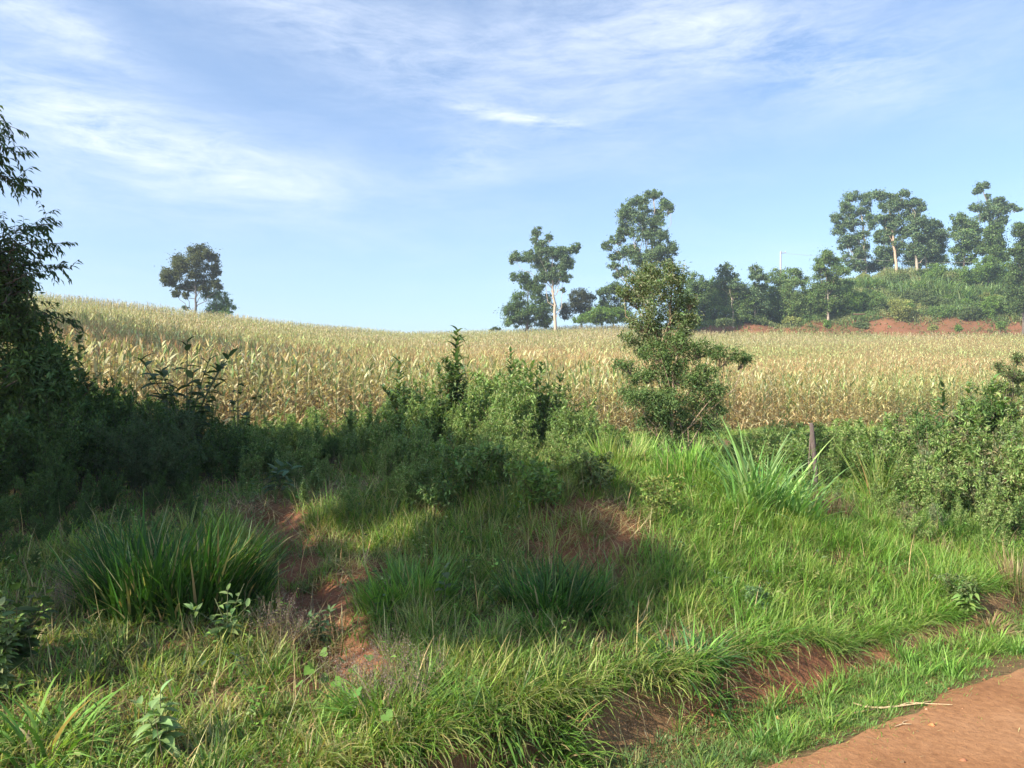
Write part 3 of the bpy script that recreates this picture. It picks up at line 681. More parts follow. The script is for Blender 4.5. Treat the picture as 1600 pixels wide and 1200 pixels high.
tree('domed_tree', 'taller domed tree with slender pale trunk left of the eucalyptus grove', 'tree', 108, 1294, 500,
     [(1285, 400, 15, 11), (1300, 408, 16, 11), (1280, 420, 15, 13), (1305, 425, 18, 14), (1290, 440, 24, 15), (1280, 460, 18, 14), (1308, 460, 16, 15), (1292, 478, 18, 12)], .34, 13000, MG+DK[1:], .2, (.42, .35, .28), [(1294, 470), (1290, 430), (1288, 405)], 'trees in the belt above the red bank')
for px, py, rx, ry, cols, lab, D_ in [(1215, 492, 26, 12, OL, 'olive low bush at the foot of the belt near the left end of red bank', 107), (1262, 488, 18, 12, OL, 'low olive bush left of the domed tree trunk', 107), (1330, 470, 20, 26, YG, 'light green bush right of the domed tree', 109),
                                (1366, 468, 16, 24, MG, 'upright feathery green bush left of the yellow bush', 107), (1150, 497, 24, 7, YL, 'pale dry bush under the twin trunks', 106), (1112, 495, 26, 10, MG, 'green bush low at the left end of the belt', 106),
                                (1405, 482, 26, 22, YL, 'rounded yellowish bush on top of the red bank', 107), (1435, 462, 30, 16, OL, 'olive bush behind the yellowish bush', 112), (1385, 440, 22, 12, OL, 'grey green bush below the grove trunks', 116),
                                (1470, 486, 30, 12, MG, 'dark green low bush right of the yellowish bush', 108), (1460, 470, 24, 9, OL, 'dry looking bush above the right part of red bank', 110), (1545, 475, 14, 24, YG, 'bright green upright bush near the right end of bank', 107), (1515, 488, 24, 12, OL, 'olive bush on the bank left of the bright one', 107),
                                (1575, 478, 26, 18, MG, 'green bush at the right end of the bank', 108), (1085, 500, 22, 9, MG, 'green bush behind the right shoulder of the young tree at the field edge', 106), (1060, 496, 16, 10, OL, 'olive bush peeping out between young tree and belt', 106), (1180, 500, 20, 9, OL, 'olive bush filling the foot of the belt right of the twin trunks', 106), (1132, 503, 20, 7, OL, 'low olive brush at the foot of the twin trunks', 105), (1215, 478, 24, 14, MG, 'green bush under the wide low belt tree', 108), (1240, 500, 24, 8, YL, 'pale brush above the left start of the red bank', 106), (1293, 506, 7, 9, YG, 'small tuft bush growing on the red bank face', 104.5), (1500, 512, 8, 5, YG, 'tiny green bush on the red face near the field', 104.5), (1562, 508, 12, 8, YG, 'green tuft bush low on the red face at right', 104.5), (1455, 512, 12, 4, YL, 'yellow tuft bush at the foot of red face', 104.5), (1345, 508, 14, 7, OL, 'grey tuft bush low on the red face', 104.5)]:
    D_ = max(D_, gfar(px, py+ry*.8)[1]) if D_ > 105 else D_
    bl = [(px+rng.uniform(-.5, .5)*rx, py+rng.uniform(-.45, .45)*ry, rx*.5, ry*.5) for _ in range(6)]
    tree('bush', lab, 'bush', D_, px, py+ry, bl, .26, int(9*rx*ry)+400, cols, .05, (.22, .17, .12), [(px, py)], 'bushes along the red bank')
for k in range(30):
    px, py = rng.uniform(1325, 1600), rng.uniform(438, 488); q = gfar(px, py); r_ = rng.uniform(7, 15)
    tree('slope_bush', 'mixed bush on the overgrown slope between the red bank and the grove', 'bush', q[1], px, py, [(px+rng.uniform(-.6, .6)*r_, py-r_*.5+rng.uniform(-.4, .3)*r_, r_*.6, r_*.45) for _ in range(5)], .28, 2600, [YG, MG, OL, YL, DK][k % 5], .05, (.22, .17, .12), [(px, py-r_*.5)], 'bushes on the slope above the red bank')
for i, px in enumerate(np.arange(1072, 1345, 21)):
    py = 462+rng.uniform(-12, 12); D_ = 110+rng.uniform(-2, 3)
    tree('belt_tree', 'small dense tree filling the belt between the taller belt trees', 'tree', D_, px, 500, [(px-8, py, 15, 12), (px+9, py+6, 14, 12), (px, py-13, 11, 8), (px, py+18, 19, 14), (px+4, py+32, 18, 10)], .3, 4200, [MG, MG+DK, OL+MG][i % 3], .1, (.2, .18, .15), [(px, py)], 'small trees filling the belt')
# eucalyptus grove
GR = 'eucalyptus grove on the right skyline'
tree('eucalyptus_tree', 'leftmost broad eucalyptus of the grove', 'tree', 128, 1352, 432,
     [(1333, 305, 13, 9), (1352, 310, 14, 10), (1322, 325, 14, 11), (1345, 330, 18, 11), (1308, 340, 10, 9), (1330, 348, 18, 11), (1360, 345, 12, 12), (1312, 358, 12, 11), (1340, 368, 20, 12), (1322, 380, 16, 12), (1352, 390, 16, 12), (1330, 400, 18, 10), (1335, 415, 16, 8)],
     .42, 15000, EU, .28, PALE, [(1352, 410), (1350, 370), (1345, 320)], GR)
tree('eucalyptus_tree', 'second eucalyptus of the grove with small thin trunk', 'tree', 124, 1384, 425,
     [(1380, 372, 14, 12), (1375, 395, 12, 10), (1385, 408, 12, 9)], .42, 4000, EU, .18, PALE, [(1382, 390), (1380, 372)], GR)
tree('eucalyptus_tree', 'central grove eucalyptus with orange tinted double trunk', 'tree', 122, 1403, 426,
     [(1378, 305, 13, 11), (1400, 308, 10, 7), (1412, 303, 9, 6), (1392, 322, 18, 10), (1408, 320, 10, 8), (1385, 340, 14, 10), (1400, 350, 20, 13), (1390, 365, 14, 10), (1412, 365, 12, 10), (1402, 382, 14, 9)],
     .42, 11000, EU, .25, (.58, .42, .3), [(1398, 390), (1394, 360), (1388, 315)], GR)
tree('eucalyptus_tree', 'forked grove eucalyptus with leaning right limb', 'tree', 122, 1435, 428,
     [(1420, 318, 10, 9), (1432, 315, 8, 7), (1440, 325, 8, 7), (1425, 335, 16, 9), (1435, 350, 18, 11), (1450, 352, 12, 11), (1420, 365, 12, 12), (1445, 372, 14, 12), (1460, 362, 10, 9), (1425, 388, 16, 10), (1450, 392, 12, 10)],
     .42, 12000, EU, .24, PALE, [(1431, 395), (1428, 360), (1425, 325)], GR)
tree('eucalyptus_tree', 'smaller drooping eucalyptus at the right edge of the grove', 'tree', 124, 1449, 425,
     [(1462, 352, 12, 8), (1470, 368, 10, 12), (1455, 380, 12, 12), (1472, 388, 8, 10), (1460, 402, 12, 9)], .42, 5000, EU, .2, PALE, [(1447, 390), (1455, 365)], GR)
tree('dark_tree', 'dark lower tree filling between the grove trunks', 'tree', 134, 1410, 432, [(1390, 400, 20, 14), (1418, 402, 20, 14), (1440, 408, 20, 12), (1375, 415, 18, 10), (1465, 405, 14, 12), (1350, 415, 18, 10)], .42, 8500, DK+EU, .2, (.2, .18, .15), [(1410, 405)], GR)
tree('eucalyptus_tree', 'eucalyptus with layered crown and detached topmost tuft', 'tree', 126, 1548, 425,
     [(1535, 290, 10, 6), (1528, 297, 7, 5), (1544, 307, 4, 4), (1560, 314, 12, 5), (1545, 322, 20, 7), (1575, 322, 14, 6), (1588, 326, 8, 4), (1520, 325, 10, 6), (1555, 332, 22, 6), (1560, 345, 14, 7), (1535, 340, 12, 6)],
     .42, 8000, EU, .26, (.3, .26, .22), [(1548, 370), (1546, 330), (1536, 292)], GR)
tree('broadleaf_tree', 'rounded tree left below the layered eucalyptus crown', 'tree', 122, 1508, 428,
     [(1500, 342, 14, 9), (1512, 350, 14, 11), (1495, 358, 12, 11), (1505, 372, 18, 12), (1525, 360, 12, 12), (1500, 390, 16, 12), (1525, 385, 16, 14), (1510, 405, 20, 10)], .42, 10000, MG+EU, .2, (.25, .2, .17), [(1508, 380)], GR)
tree('broadleaf_tree', 'domed dark green tree right below the layered crown', 'tree', 120, 1550, 432,
     [(1552, 358, 14, 8), (1545, 372, 18, 12), (1565, 378, 14, 14), (1540, 392, 20, 12), (1565, 400, 16, 14)], .42, 9500, MG+DK, .2, (.25, .2, .17), [(1550, 385)], GR)
tree('green_bush', 'large light green rounded bush below the right hand trees', 'bush', 116, 1545, 440, [(1520, 425, 24, 10), (1545, 412, 26, 12), (1565, 420, 22, 14), (1535, 435, 30, 10), (1470, 420, 20, 9), (1460, 430, 18, 8)], .3, 12000, YG+MG, .1, (.2, .18, .12), [(1545, 420)])
tree('dark_tree', 'dark tree cut off by the right edge of the view', 'tree', 100, 1600, 490,
     [(1592, 360, 16, 12), (1605, 380, 20, 16), (1585, 395, 10, 12), (1600, 410, 18, 18), (1594, 430, 16, 16), (1590, 452, 16, 16), (1606, 460, 18, 18), (1596, 475, 12, 12)], .34, 15000, DK, .25, (.15, .13, .11), [(1602, 440), (1602, 390)])

# cane grass on the slope above the red bank
for i, (px, py, h_, w_, n) in enumerate([(1425, 460, 3.0, 1.8, 260), (1448, 455, 3.2, 2.0, 300), (1475, 462, 3.2, 2.2, 320), (1500, 470, 3.0, 2, 280), (1530, 465, 3.0, 2.2, 280), (1400, 458, 2.6, 1.8, 220), (1345, 452, 2.8, 1.8, 240), (1368, 450, 2.4, 1.6, 180), (1560, 462, 2.6, 2, 220), (1490, 490, 2.0, 2.2, 200)]):
    b0 = gfar(px, py); e = empty('cane_clump', b0, 'clump of tall light green cane grass on the slope above the red bank', 'cane grass', 'cane grass clumps above the red bank'); g = Geo()
    ph = rng.uniform(0, 6.28, n); r_ = np.sqrt(rng.random(n))*w_
    bs = np.stack([r_*np.cos(ph), r_*np.sin(ph)*.5, rng.uniform(-.6, .3, n)], 1)
    blades(g, bs, rng.uniform(.6, 1, n)*h_, .16, rng.uniform(0, 6.28, n), rng.uniform(0, .5, n), rng.uniform(.3, 1.6, n), pick([[.26, .37, .15], [.36, .45, .22], [.18, .28, .10]], n), 4)
    g.build('foliage', M_GRASS, e)

g = Geo(); n = 60000; a = rng.uniform(.19, .80, n); y = rng.uniform(103, 134, n); x = a*y; ps = y-np.interp(a, A_, YR)
ok = (ps > .6) & (rng.random(n) < np.where(ps < 3.2, .30+.6*(vnoise(x*.3, y*.5, 130) > .45), 1)*(.4+.6*(vnoise(x*.4, y*.6, 131) > .35))); x, y, ps = x[ok], y[ok], ps[ok]; n = len(x)
big = .4+.9*vnoise(x*.3, y*.3, 132); zz = H(x, y); big = np.where(ps < 3.2, .35, big)
zone = smooth((vnoise(x*.25, y*.35, 133)-.4)*4)[:, None]
cc = pick([[.14, .22, .07], [.20, .28, .10]], n)*(1-zone)+pick([[.36, .36, .17], [.24, .30, .12]], n)*zone
blades(g, np.stack([x, y, zz], 1), big*rng.uniform(.5, 1.4, n), .12, rng.uniform(0, 6.28, n), rng.uniform(0, .7, n), rng.uniform(.2, 1.6, n), cc, 3)
k = 5; i = np.repeat(np.arange(n), k); pos = np.stack([x[i], y[i], zz[i]+rng.random(n*k)*big[i]*.9], 1)+rng.normal(size=(n*k, 3))*.16*[1, 1, .5]
inst(g, *DIAM, rdir(n*k), rdir(n*k, .5), .17, .09, pos, cc[i]*np.exp(rng.normal(size=(n*k, 1))*.2))
tag(g.build('undergrowth', M_LEAF), 'mixed brush and grass covering the slope above the red bank', 'undergrowth', kind='stuff')

# utility pole with crossarm, line
pb = P(1220, 440, 125); pole = empty('utility_pole', pb, 'pale utility pole with short crossarm above the tree belt', 'utility pole')
g = Geo(); tp_ = P(1220, 393, 125)[2]-pb[2]; tube(g, [[0, 0, 0], [0, 0, tp_*.5], [0, 0, tp_]], [.17, .15, .12], 8, (.55, .52, .48)); g.build('post', M_BARK, pole)
g = Geo(); tube(g, [[-.1, 0, tp_-.3], [.9, 0, tp_-.2]], [.06, .06], 6, (.4, .36, .32)); g.build('crossarm', M_BARK, pole)
g = Geo()
for dx_ in (.15, .8): tube(g, [[dx_, 0, tp_-.2], [dx_, 0, tp_-.05], [dx_, 0, tp_+.12]], [.03, .06, .03], 6, (.6, .6, .58))
g.build('insulator', M_BARK, pole)
g = Geo(); wa, wb = P(1220, 396, 125)+[.8, 0, 0], P(1700, 405, 119); t = np.linspace(0, 1, 24)[:, None]; wp = wa+(wb-wa)*t; wp[:, 2] -= 1.0*np.sin(t[:, 0]*math.pi); tube(g, wp, .02, 4, (.45, .45, .45))
tag(g.build('power_line', M_BARK), 'thin power line running right from the utility pole', 'power line')

# ------------------------------------------------------------------ young tree in the middle
yb_ = G0(1035, 10.4)
tree('young_tree', 'young tree with light upper crown and wide dark skirt at the edge of corn', 'tree', 10.4, 1042, 700,
     [(1020, 425, 28, 14), (1050, 425, 24, 16), (1000, 445, 26, 18), (1035, 450, 34, 20), (1064, 440, 12, 22), (992, 468, 22, 12), (1015, 488, 18, 14), (1068, 515, 14, 20), (1012, 520, 12, 26), (1040, 556, 14, 12), (1050, 485, 30, 20), (1000, 505, 22, 16), (1075, 500, 18, 14), (1030, 512, 24, 14), (985, 528, 16, 12), (975, 455, 14, 10), (1078, 470, 14, 12), (1035, 535, 20, 10), (1002, 548, 16, 9)],
     .056, 8500, [[.16, .22, .09], [.21, .26, .12], [.12, .18, .06], [.27, .29, .16]], .036, (.46, .34, .22), [(1047, 600), (1044, 520), (1048, 470), (1052, 430)], depth=1.0, base=yb_, droop=-.1, tmpl=LEAF, aspect=.3, puff=.42, dens=1.25, fill=.2, stray=.3, flat=1.0, shell=.36)
tree('leafy_shrub', 'wide dark green shrub spreading round the foot of the young tree', 'shrub', 10.2, 1045, 700,
     [(1030, 552, 30, 18), (1060, 530, 22, 14), (1090, 548, 32, 16), (1130, 555, 28, 12), (1165, 560, 16, 9), (1010, 585, 30, 18), (1060, 585, 36, 20), (1100, 590, 30, 20), (975, 570, 22, 8), (1000, 625, 36, 18), (1045, 625, 36, 22), (1095, 630, 36, 20), (1125, 640, 14, 9), (1030, 660, 36, 20), (1075, 665, 40, 22), (1110, 665, 24, 16), (1050, 690, 50, 14), (1110, 610, 22, 10), (980, 615, 14, 12)],
     .05, 17000, [[.12, .19, .06], [.16, .24, .08], [.09, .15, .05], [.20, .28, .10]], .03, (.35, .26, .18), [(1050, 640), (1052, 580), (1060, 550)], depth=.8, base=G0(1052, 10.2), droop=-.1, tmpl=LEAF, aspect=.3, puff=.5, stem_frac=(.0, .5), dens=1.15, fill=.2, stray=.35, flat=.8, shell=.36)

# ------------------------------------------------------------------ shrubs and weeds
def shrub_parts(seed, h, spread, nst, ntw, nlf, L, asp, cols, stemcol, tmpl=LEAF, up=.1, thin=.006, twl=.35, wisp=False, tipcol=None):
    r = np.random.default_rng(seed); sg, lg = Geo(), Geo()
    for s in range(nst):
        a = r.uniform(0, 6.28); rr = spread*math.sqrt(r.random()); hh = h*r.uniform(.6, 1.0)*(1-.35*(rr/spread)**2)
        p0 = np.array([r.normal()*spread*.12, r.normal()*spread*.12, -.03]); p3 = np.array([rr*math.cos(a), rr*math.sin(a), hh]); t = np.linspace(0, 1, 7)[:, None]
        mid = np.array([p3[0]*.25, p3[1]*.25, hh*.6]); pts = (1-t)**2*p0+2*t*(1-t)*mid+t*t*p3; pts[1:] += r.normal(size=(6, 3))*.012*h
        tube(sg, pts, np.linspace(thin, thin*.25, 7), 4, stemcol)
        tt = r.uniform(.2, 1.0, ntw); j = np.minimum((tt*6).astype(int), 5); fr = (tt*6-j)[:, None]
        A = pts[j]*(1-fr)+pts[j+1]*fr
        td = norm(r.normal(size=(ntw, 3))*[1, 1, .5]+[0, 0, .45+(.9 if wisp else 0)]); B = A+td*h*twl*r.uniform(.4, 1, (ntw, 1))*(1.15-tt[:, None]*.8)
        tubes3(sg, A, B, thin*.35, thin*.12, np.asarray(stemcol)*.9)
        n = nlf*ntw; i = np.repeat(np.arange(ntw), nlf); f = r.uniform(.1, 1.05, n)[:, None]
        pos = A[i]*(1-f)+B[i]*f
        d = norm(r.normal(size=(n, 3))*.9+td[i]*.7+[0, 0, up]); nr = norm(r.normal(size=(n, 3))*.5+[0, 0, 1])
        c = pick(cols, n, None, .22, r)
        if tipcol is not None: c = np.where((pos[:, 2:3] > h*.75) & (r.random((n, 1)) < .5), vary(tipcol, n, .15, .08, r), c)
        inst(lg, *tmpl, d, nr, L*r.uniform(.5, 1.2, n), L*asp*r.uniform(.7, 1.2, n), pos, c)
    return sg, lg
def shrub(name, label, cat, loc, parts, group=None, rz=None, sc=1):
    e = empty(name, loc, label, cat, group, rng.uniform(0, 6.28) if rz is None else rz, sc)
    sg, lg = parts; KIDS[e.name] = [lg.build('foliage', M_LEAF, e), sg.build('stem', M_STEM, e)]
    return e
HS = dict(cols=[[.20, .31, .09], [.28, .38, .12], [.16, .26, .065], [.36, .41, .17]], stemcol=(.22, .18, .1))
TH = 'weedy shrubs thicket on the right'
tl = 'green weedy shrub with small narrow leaves in the thicket right of the bank'
t1 = [shrub_parts(500+k, 1.1, .48, 14, 13, 24, .062, .30, **HS) for k in range(3)]+[shrub_parts(510+k, 1.15, .40, 12, 13, 20, .085, .22, **HS) for k in range(3)]
def place(protos_, parts_list, px, D, top, label, group, name='weedy_shrub', cat='shrub', sq=1.0):
    """stand a shrub at distance D under pixel column px so that its tip reaches about row top"""
    loc = G0(px, D); hgt = P(px, top, D)[2]-loc[2]
    if hgt < .15: hgt = .15
    k = int(rng.integers(0, len(parts_list)))
    if protos_.get(k) is None:
        protos_[k] = shrub(name, label, cat, loc, parts_list[k], group, None, (hgt*sq, hgt*sq, hgt)); return protos_[k]
    return copy_tree(protos_[k], loc, rng.uniform(0, 6.28), (hgt*sq, hgt*sq, hgt), label, group)
t2 = [shrub_parts(530+k, 1.1, .26, 9, 16, 16, .075, .2, wisp=True, twl=.22, **HS) for k in range(3)]+[shrub_parts(536+k, 1.1, .33, 10, 14, 16, .06, .3, wisp=True, twl=.28, cols=[[[.22, .28, .14], [.27, .31, .17], [.17, .22, .1]], [[.10, .18, .05], [.14, .22, .07], [.08, .14, .04]], [[.24, .27, .13], [.17, .2, .1], [.30, .25, .14]]][k], stemcol=(.25, .18, .12)) for k in range(3)]
# tall spires with drooping narrow leaves
def spire_parts(seed, h, n=170, L=.16, col=HS['cols'], stem=(.3, .17, .09), wd=.13, sideb=6):
    r = np.random.default_rng(seed); sg, lg = Geo(), Geo()
    def axis_(p0, p1, n_, l0):
        t = np.linspace(0, 1, 8)[:, None]; pts = p0+(p1-p0)*t; pts[1:-1] += r.normal(size=(6, 3))*.008*h
        tube(sg, pts, np.linspace(.007, .002, 8), 5, stem)
        s = np.sort(r.random(n_)); b = p0+(p1-p0)*s[:, None]; a = np.arange(n_)*2.4+r.normal(0, .3, n_)
        blades(lg, b, l0*(1.15-.55*s)*r.uniform(.7, 1.1, n_), l0*wd*r.uniform(.8, 1.2, n_), a, r.uniform(.6, 1.2, n_), r.uniform(.5, 1.5, n_), pick(col, n_, None, .2, r), 4)
    axis_(np.zeros(3), np.array([r.normal()*.04*h, r.normal()*.03*h, h]), n, L)
    for k in range(sideb):
        z = h*r.uniform(.15, .6); a = r.uniform(0, 6.28); ln = h*.35*(1-z/h*.6)
        axis_(np.array([0, 0, z]), np.array([math.cos(a)*ln*.6, math.sin(a)*ln*.6, z+ln*.9]), int(n*.3), L*.75)
    return sg, lg
t3 = [spire_parts(800+k, 1.05, 120, .24, [[.22, .33, .11], [.29, .38, .14], [.17, .27, .08]], (.25, .2, .12), .15, 9) for k in range(4)]
PR = {}
for px, D, top in [(1240, 9.2, 665), (1262, 8.2, 700), (1290, 9, 690), (1310, 9.8, 672), (1335, 8.8, 690), (1360, 9.6, 655), (1385, 8.7, 672), (1400, 10.4, 632), (1425, 9.4, 640), (1450, 9, 628), (1470, 10.2, 612), (1490, 8.8, 640), (1510, 9.8, 620), (1535, 9, 625), (1555, 10, 600), (1580, 9, 620), (1600, 9.8, 598), (1625, 9, 610),
                   (1330, 7.8, 745), (1365, 7.9, 720), (1400, 7.8, 715), (1440, 7.8, 700), (1480, 7.6, 700), (1520, 7.8, 690), (1560, 7.8, 685), (1600, 7.6, 690), (1640, 8, 660), (1420, 7.1, 770), (1455, 7.0, 780), (1500, 7.0, 775), (1545, 7.0, 760), (1590, 7.0, 765), (1530, 6.6, 820), (1570, 6.5, 815), (1610, 6.5, 800),
                   (1345, 10.8, 668), (1440, 11.2, 620), (1520, 11.2, 600), (1590, 11.4, 590), (1385, 11.4, 655)]:
    place(PR, t1[:2]+t2+t3, px+rng.uniform(-6, 6), D, top+rng.uniform(-4, 20), tl, TH, sq=rng.uniform(.75, 1.1))
for k in range(46):
    px = rng.uniform(1290, 1640); D = rng.uniform(6.6, 10.5); top = np.interp(px, [1250, 1330, 1400, 1480, 1560, 1640], [672, 680, 645, 618, 600, 595])+np.interp(D, [6.6, 8, 9.5, 10.5], [165, 75, 10, -4])
    place(PR, t1[:2]+t2+t3, px, D, top+rng.uniform(-12, 22), tl, TH, sq=rng.uniform(.7, 1.1))
# weeds between the bank crest and the corn, middle and left
WD = 'weeds between the bank crest and the corn'
tlm = 'green leafy weed standing between the grassy bank and the corn rows'
PM = {}
for px, D, top in [(395, 9.5, 650), (430, 10, 655), (470, 10.4, 650), (500, 9.2, 672), (540, 10.5, 640), (575, 9.6, 655), (640, 9.5, 640), (665, 10.6, 620), (690, 9.4, 665), (735, 10.2, 640), (760, 9.4, 660), (790, 10.5, 605), (830, 10.6, 600), (850, 10, 640), (880, 10.6, 610), (905, 10.2, 640), (770, 8.9, 690), (810, 9.4, 668), (930, 10.5, 650),
                   (865, 9, 672), (900, 9.3, 680), (935, 9.6, 690), (350, 9.4, 660), (310, 9.0, 680), (600, 8.6, 690), (640, 8.3, 705), (545, 8.2, 705), (450, 8.6, 700), (395, 8.2, 705), (720, 8.3, 712), (680, 7.8, 740), (1150, 10.6, 672), (1195, 10.4, 668), (1230, 10.8, 650), (955, 10.6, 665), (700, 11.5, 610), (620, 11.5, 615), (760, 11.8, 590), (560, 12, 625), (500, 12, 630), (860, 12, 600), (440, 12, 640)]:
    place(PM, t1, px+rng.uniform(-6, 6), D, top+rng.uniform(-6, 6), tlm, WD, 'leafy_weed', 'weed', sq=.9)

for k in range(215):
    px = rng.uniform(360, 965); D = rng.uniform(7.0, 11.2)
    sky_ = np.interp(px, [360, 400, 450, 520, 580, 640, 690, 740, 800, 850, 900, 965], [640, 655, 655, 650, 615, 575, 605, 600, 562, 590, 615, 650])
    sky_ = sky_-(12 if k % 4 == 0 else 0)
    top = max(sky_, sky_+np.interp(D, [7, 7.6, 8.4, 9.4, 11.2], [110, 80, 42, 8, 0])+rng.uniform(-10, 42))
    place(PM, t2+t3+t3, px, D, top, tlm, WD, 'leafy_weed', 'weed', sq=rng.uniform(.55, .95))
for k in range(46):
    px = rng.uniform(400, 930); D = rng.uniform(6.1, 7.2); gy_ = 620+(CAM_Z-float(H((px-800)/F*D, D)))/D*F
    if float(bare((px-800)/F*D, D)) < .3: place(PM, t2+t3+t3, px, D, gy_-rng.uniform(35, 85), tlm, WD, 'leafy_weed', 'weed', sq=rng.uniform(.7, 1.2))
for k in range(34):
    px = rng.uniform(1110, 1420); D = rng.uniform(12.5, 17); place(PM, t1[:2]+t3, px, D, rng.uniform(660, 686), tlm, WD, 'leafy_weed', 'weed', sq=rng.uniform(1, 1.7))
for px, D, top in [(1100, 11.5, 680), (1130, 12, 672), (1170, 12.2, 668), (1215, 12, 662), (1260, 12.4, 655), (1310, 12.5, 650)]:
    place(PM, t1, px, D, top, tlm, WD, 'leafy_weed', 'weed', sq=1.2)

for (px, D, top, lab, n, sd) in [(708, 9.4, 515, 'tallest spire shaped weed with drooping narrow leaves against the corn', 150, 1), (800, 10.2, 548, 'slender pale spire weed right of the tallest one', 90, 2), (873, 10.4, 580, 'short dark spire weed left of the young tree', 80, 3),
                              (690, 9.9, 570, 'shorter spire weed just left of the tallest one', 90, 4), (1470, 9.6, 600, 'spire weed rising out of the right thicket', 80, 5), (838, 10.2, 562, 'thin spire weed between two others before the corn', 70, 6), (120, 8.6, 520, 'dark spire weed beside the left tree', 130, 7), (80, 8.2, 505, 'tall narrow leaved dark weed near the left edge', 150, 8), (620, 9.2, 560, 'shaded conical weed left of the tallest spire', 160, 9)]:
    loc = G0(px, D); h_ = P(px, top, D)[2]-loc[2]
    shrub('spire_weed', lab, 'weed', loc, spire_parts(600+sd, h_, int(n*1.1), .27 if sd != 1 else .34, [[.15, .23, .09], [.19, .27, .11], [.11, .18, .07]]), 'tall spire weeds')

# feathery sparse shrub upper right
tree('sparse_shrub', 'thin grey green shrub sticking out above the thicket at right edge', 'shrub', 10.5, 1575, 700,
     [(1590, 560, 16, 8), (1575, 580, 20, 8), (1598, 590, 20, 9), (1560, 600, 16, 7), (1585, 610, 20, 9), (1560, 570, 10, 5)], .05, 900, OL, .012, (.2, .17, .12), [(1580, 640), (1585, 580)], base=G0(1575, 10.5), tmpl=LEAF, aspect=.3)

# left side -----------------------------------------------------------------
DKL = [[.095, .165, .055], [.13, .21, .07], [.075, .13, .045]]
def big_tree(name, label, cat, loc, D, blobs, n, trunk, tr_r=.12, leaf=.10, cols=DKL, aspect=.34, group=None, depth=.9, puff=.4, shell=.5):
    return tree(name, label, cat, D, 0, 0, blobs, leaf, n, cols, tr_r, (.2, .17, .13), trunk, group, depth, base=loc, tmpl=LEAF, aspect=aspect, puff=puff, droop=-.2, shell=.4, dens=1.8, fill=.12, stray=.4)
def spray(e, D, paths, L, cols, step=5.0, twn=7):
    """thin leafy branches: paths are lists of (px, py) at distance D; leaves hang alternately from short twigs"""
    tg, lg = Geo(), Geo(); o = np.array(e.location); m = D/F
    for path in paths:
        p = np.array([P(a-18, b, D) for a, b in path]); p[:, 1] += np.linspace(rng.uniform(-.3, .3), rng.uniform(-.4, .4), len(p))
        sg_ = np.concatenate([[0], np.cumsum(np.linalg.norm(np.diff(p, axis=0), axis=1))]); n = max(4, int(sg_[-1]/m/step)); t = np.linspace(0, sg_[-1], n)
        q = np.stack([np.interp(t, sg_, p[:, j]) for j in range(3)], 1); q[1:] += rng.normal(size=(n-1, 3))*.012
        tube(tg, q-o, np.linspace(.011, .002, n), 4, (.16, .13, .1))
        for i in range(n):
            tan = norm(q[min(i+1, n-1)]-q[max(i-1, 0)]); sd_ = norm(np.cross(tan, rng.normal(size=3))); ln = L*rng.uniform(1.2, 2.4)*(1.15-.5*i/n)
            a, b = q[i], q[i]+(tan*.8+sd_*.9+np.array([0, 0, -.15]))*ln
            if i == n-1: b = a+tan*ln
            tubes3(tg, a[None]-o, b[None]-o, .003, .0012, [.16, .14, .09])
            f = np.linspace(.15, 1.0, twn)[:, None]; pos = a+(b-a)*f; ax = norm(b-a); s2 = norm(np.cross(ax, [0, 0, 1.]))*np.where(np.arange(twn) % 2, 1, -1)[:, None]
            d = ax*.7+s2*.75+np.array([0, 0, -.75])+rng.normal(size=(twn, 3))*.25
            inst(lg, *LEAF, d, s2*.3+np.array([0, -.3, .8])+rng.normal(size=(twn, 3))*.3, L*rng.uniform(.6, 1.1, twn), L*.27, pos-o, pick(cols, twn))
    lg.build('foliage', M_LEAF, e); tg.build('branch', M_BARK, e)
tree_L = big_tree('shade_tree', 'dark leafy tree at the left edge with loose upper sprays', 'tree', G0(-120, 7.2), 7.2,
     [(5, 415, 30, 20), (-10, 440, 45, 30), (30, 450, 26, 18), (-70, 430, 70, 50), (0, 480, 55, 34), (42, 505, 36, 24), (-60, 500, 90, 60), (15, 560, 60, 40), (60, 580, 50, 34)],
     6500, [(-110, 600), (-90, 500), (-60, 420), (-40, 360)], .04, .075)
spray(tree_L, 7.2, [[(-20, 480), (35, 440), (60, 400), (82, 365), (112, 340)], [(20, 460), (50, 415), (68, 385), (90, 366)], [(30, 430), (60, 412), (98, 408)], [(10, 430), (30, 380), (52, 350), (70, 352)], [(40, 470), (70, 460), (100, 476)], [(0, 420), (20, 390), (35, 358)], [(20, 400), (60, 378), (92, 372)], [(50, 450), (85, 435), (92, 440)],
                     [(-10, 380), (5, 350), (18, 338)], [(30, 500), (80, 488), (112, 500)], [(50, 480), (60, 440), (78, 418)]], .085, [[.06, .10, .035], [.08, .13, .045]])
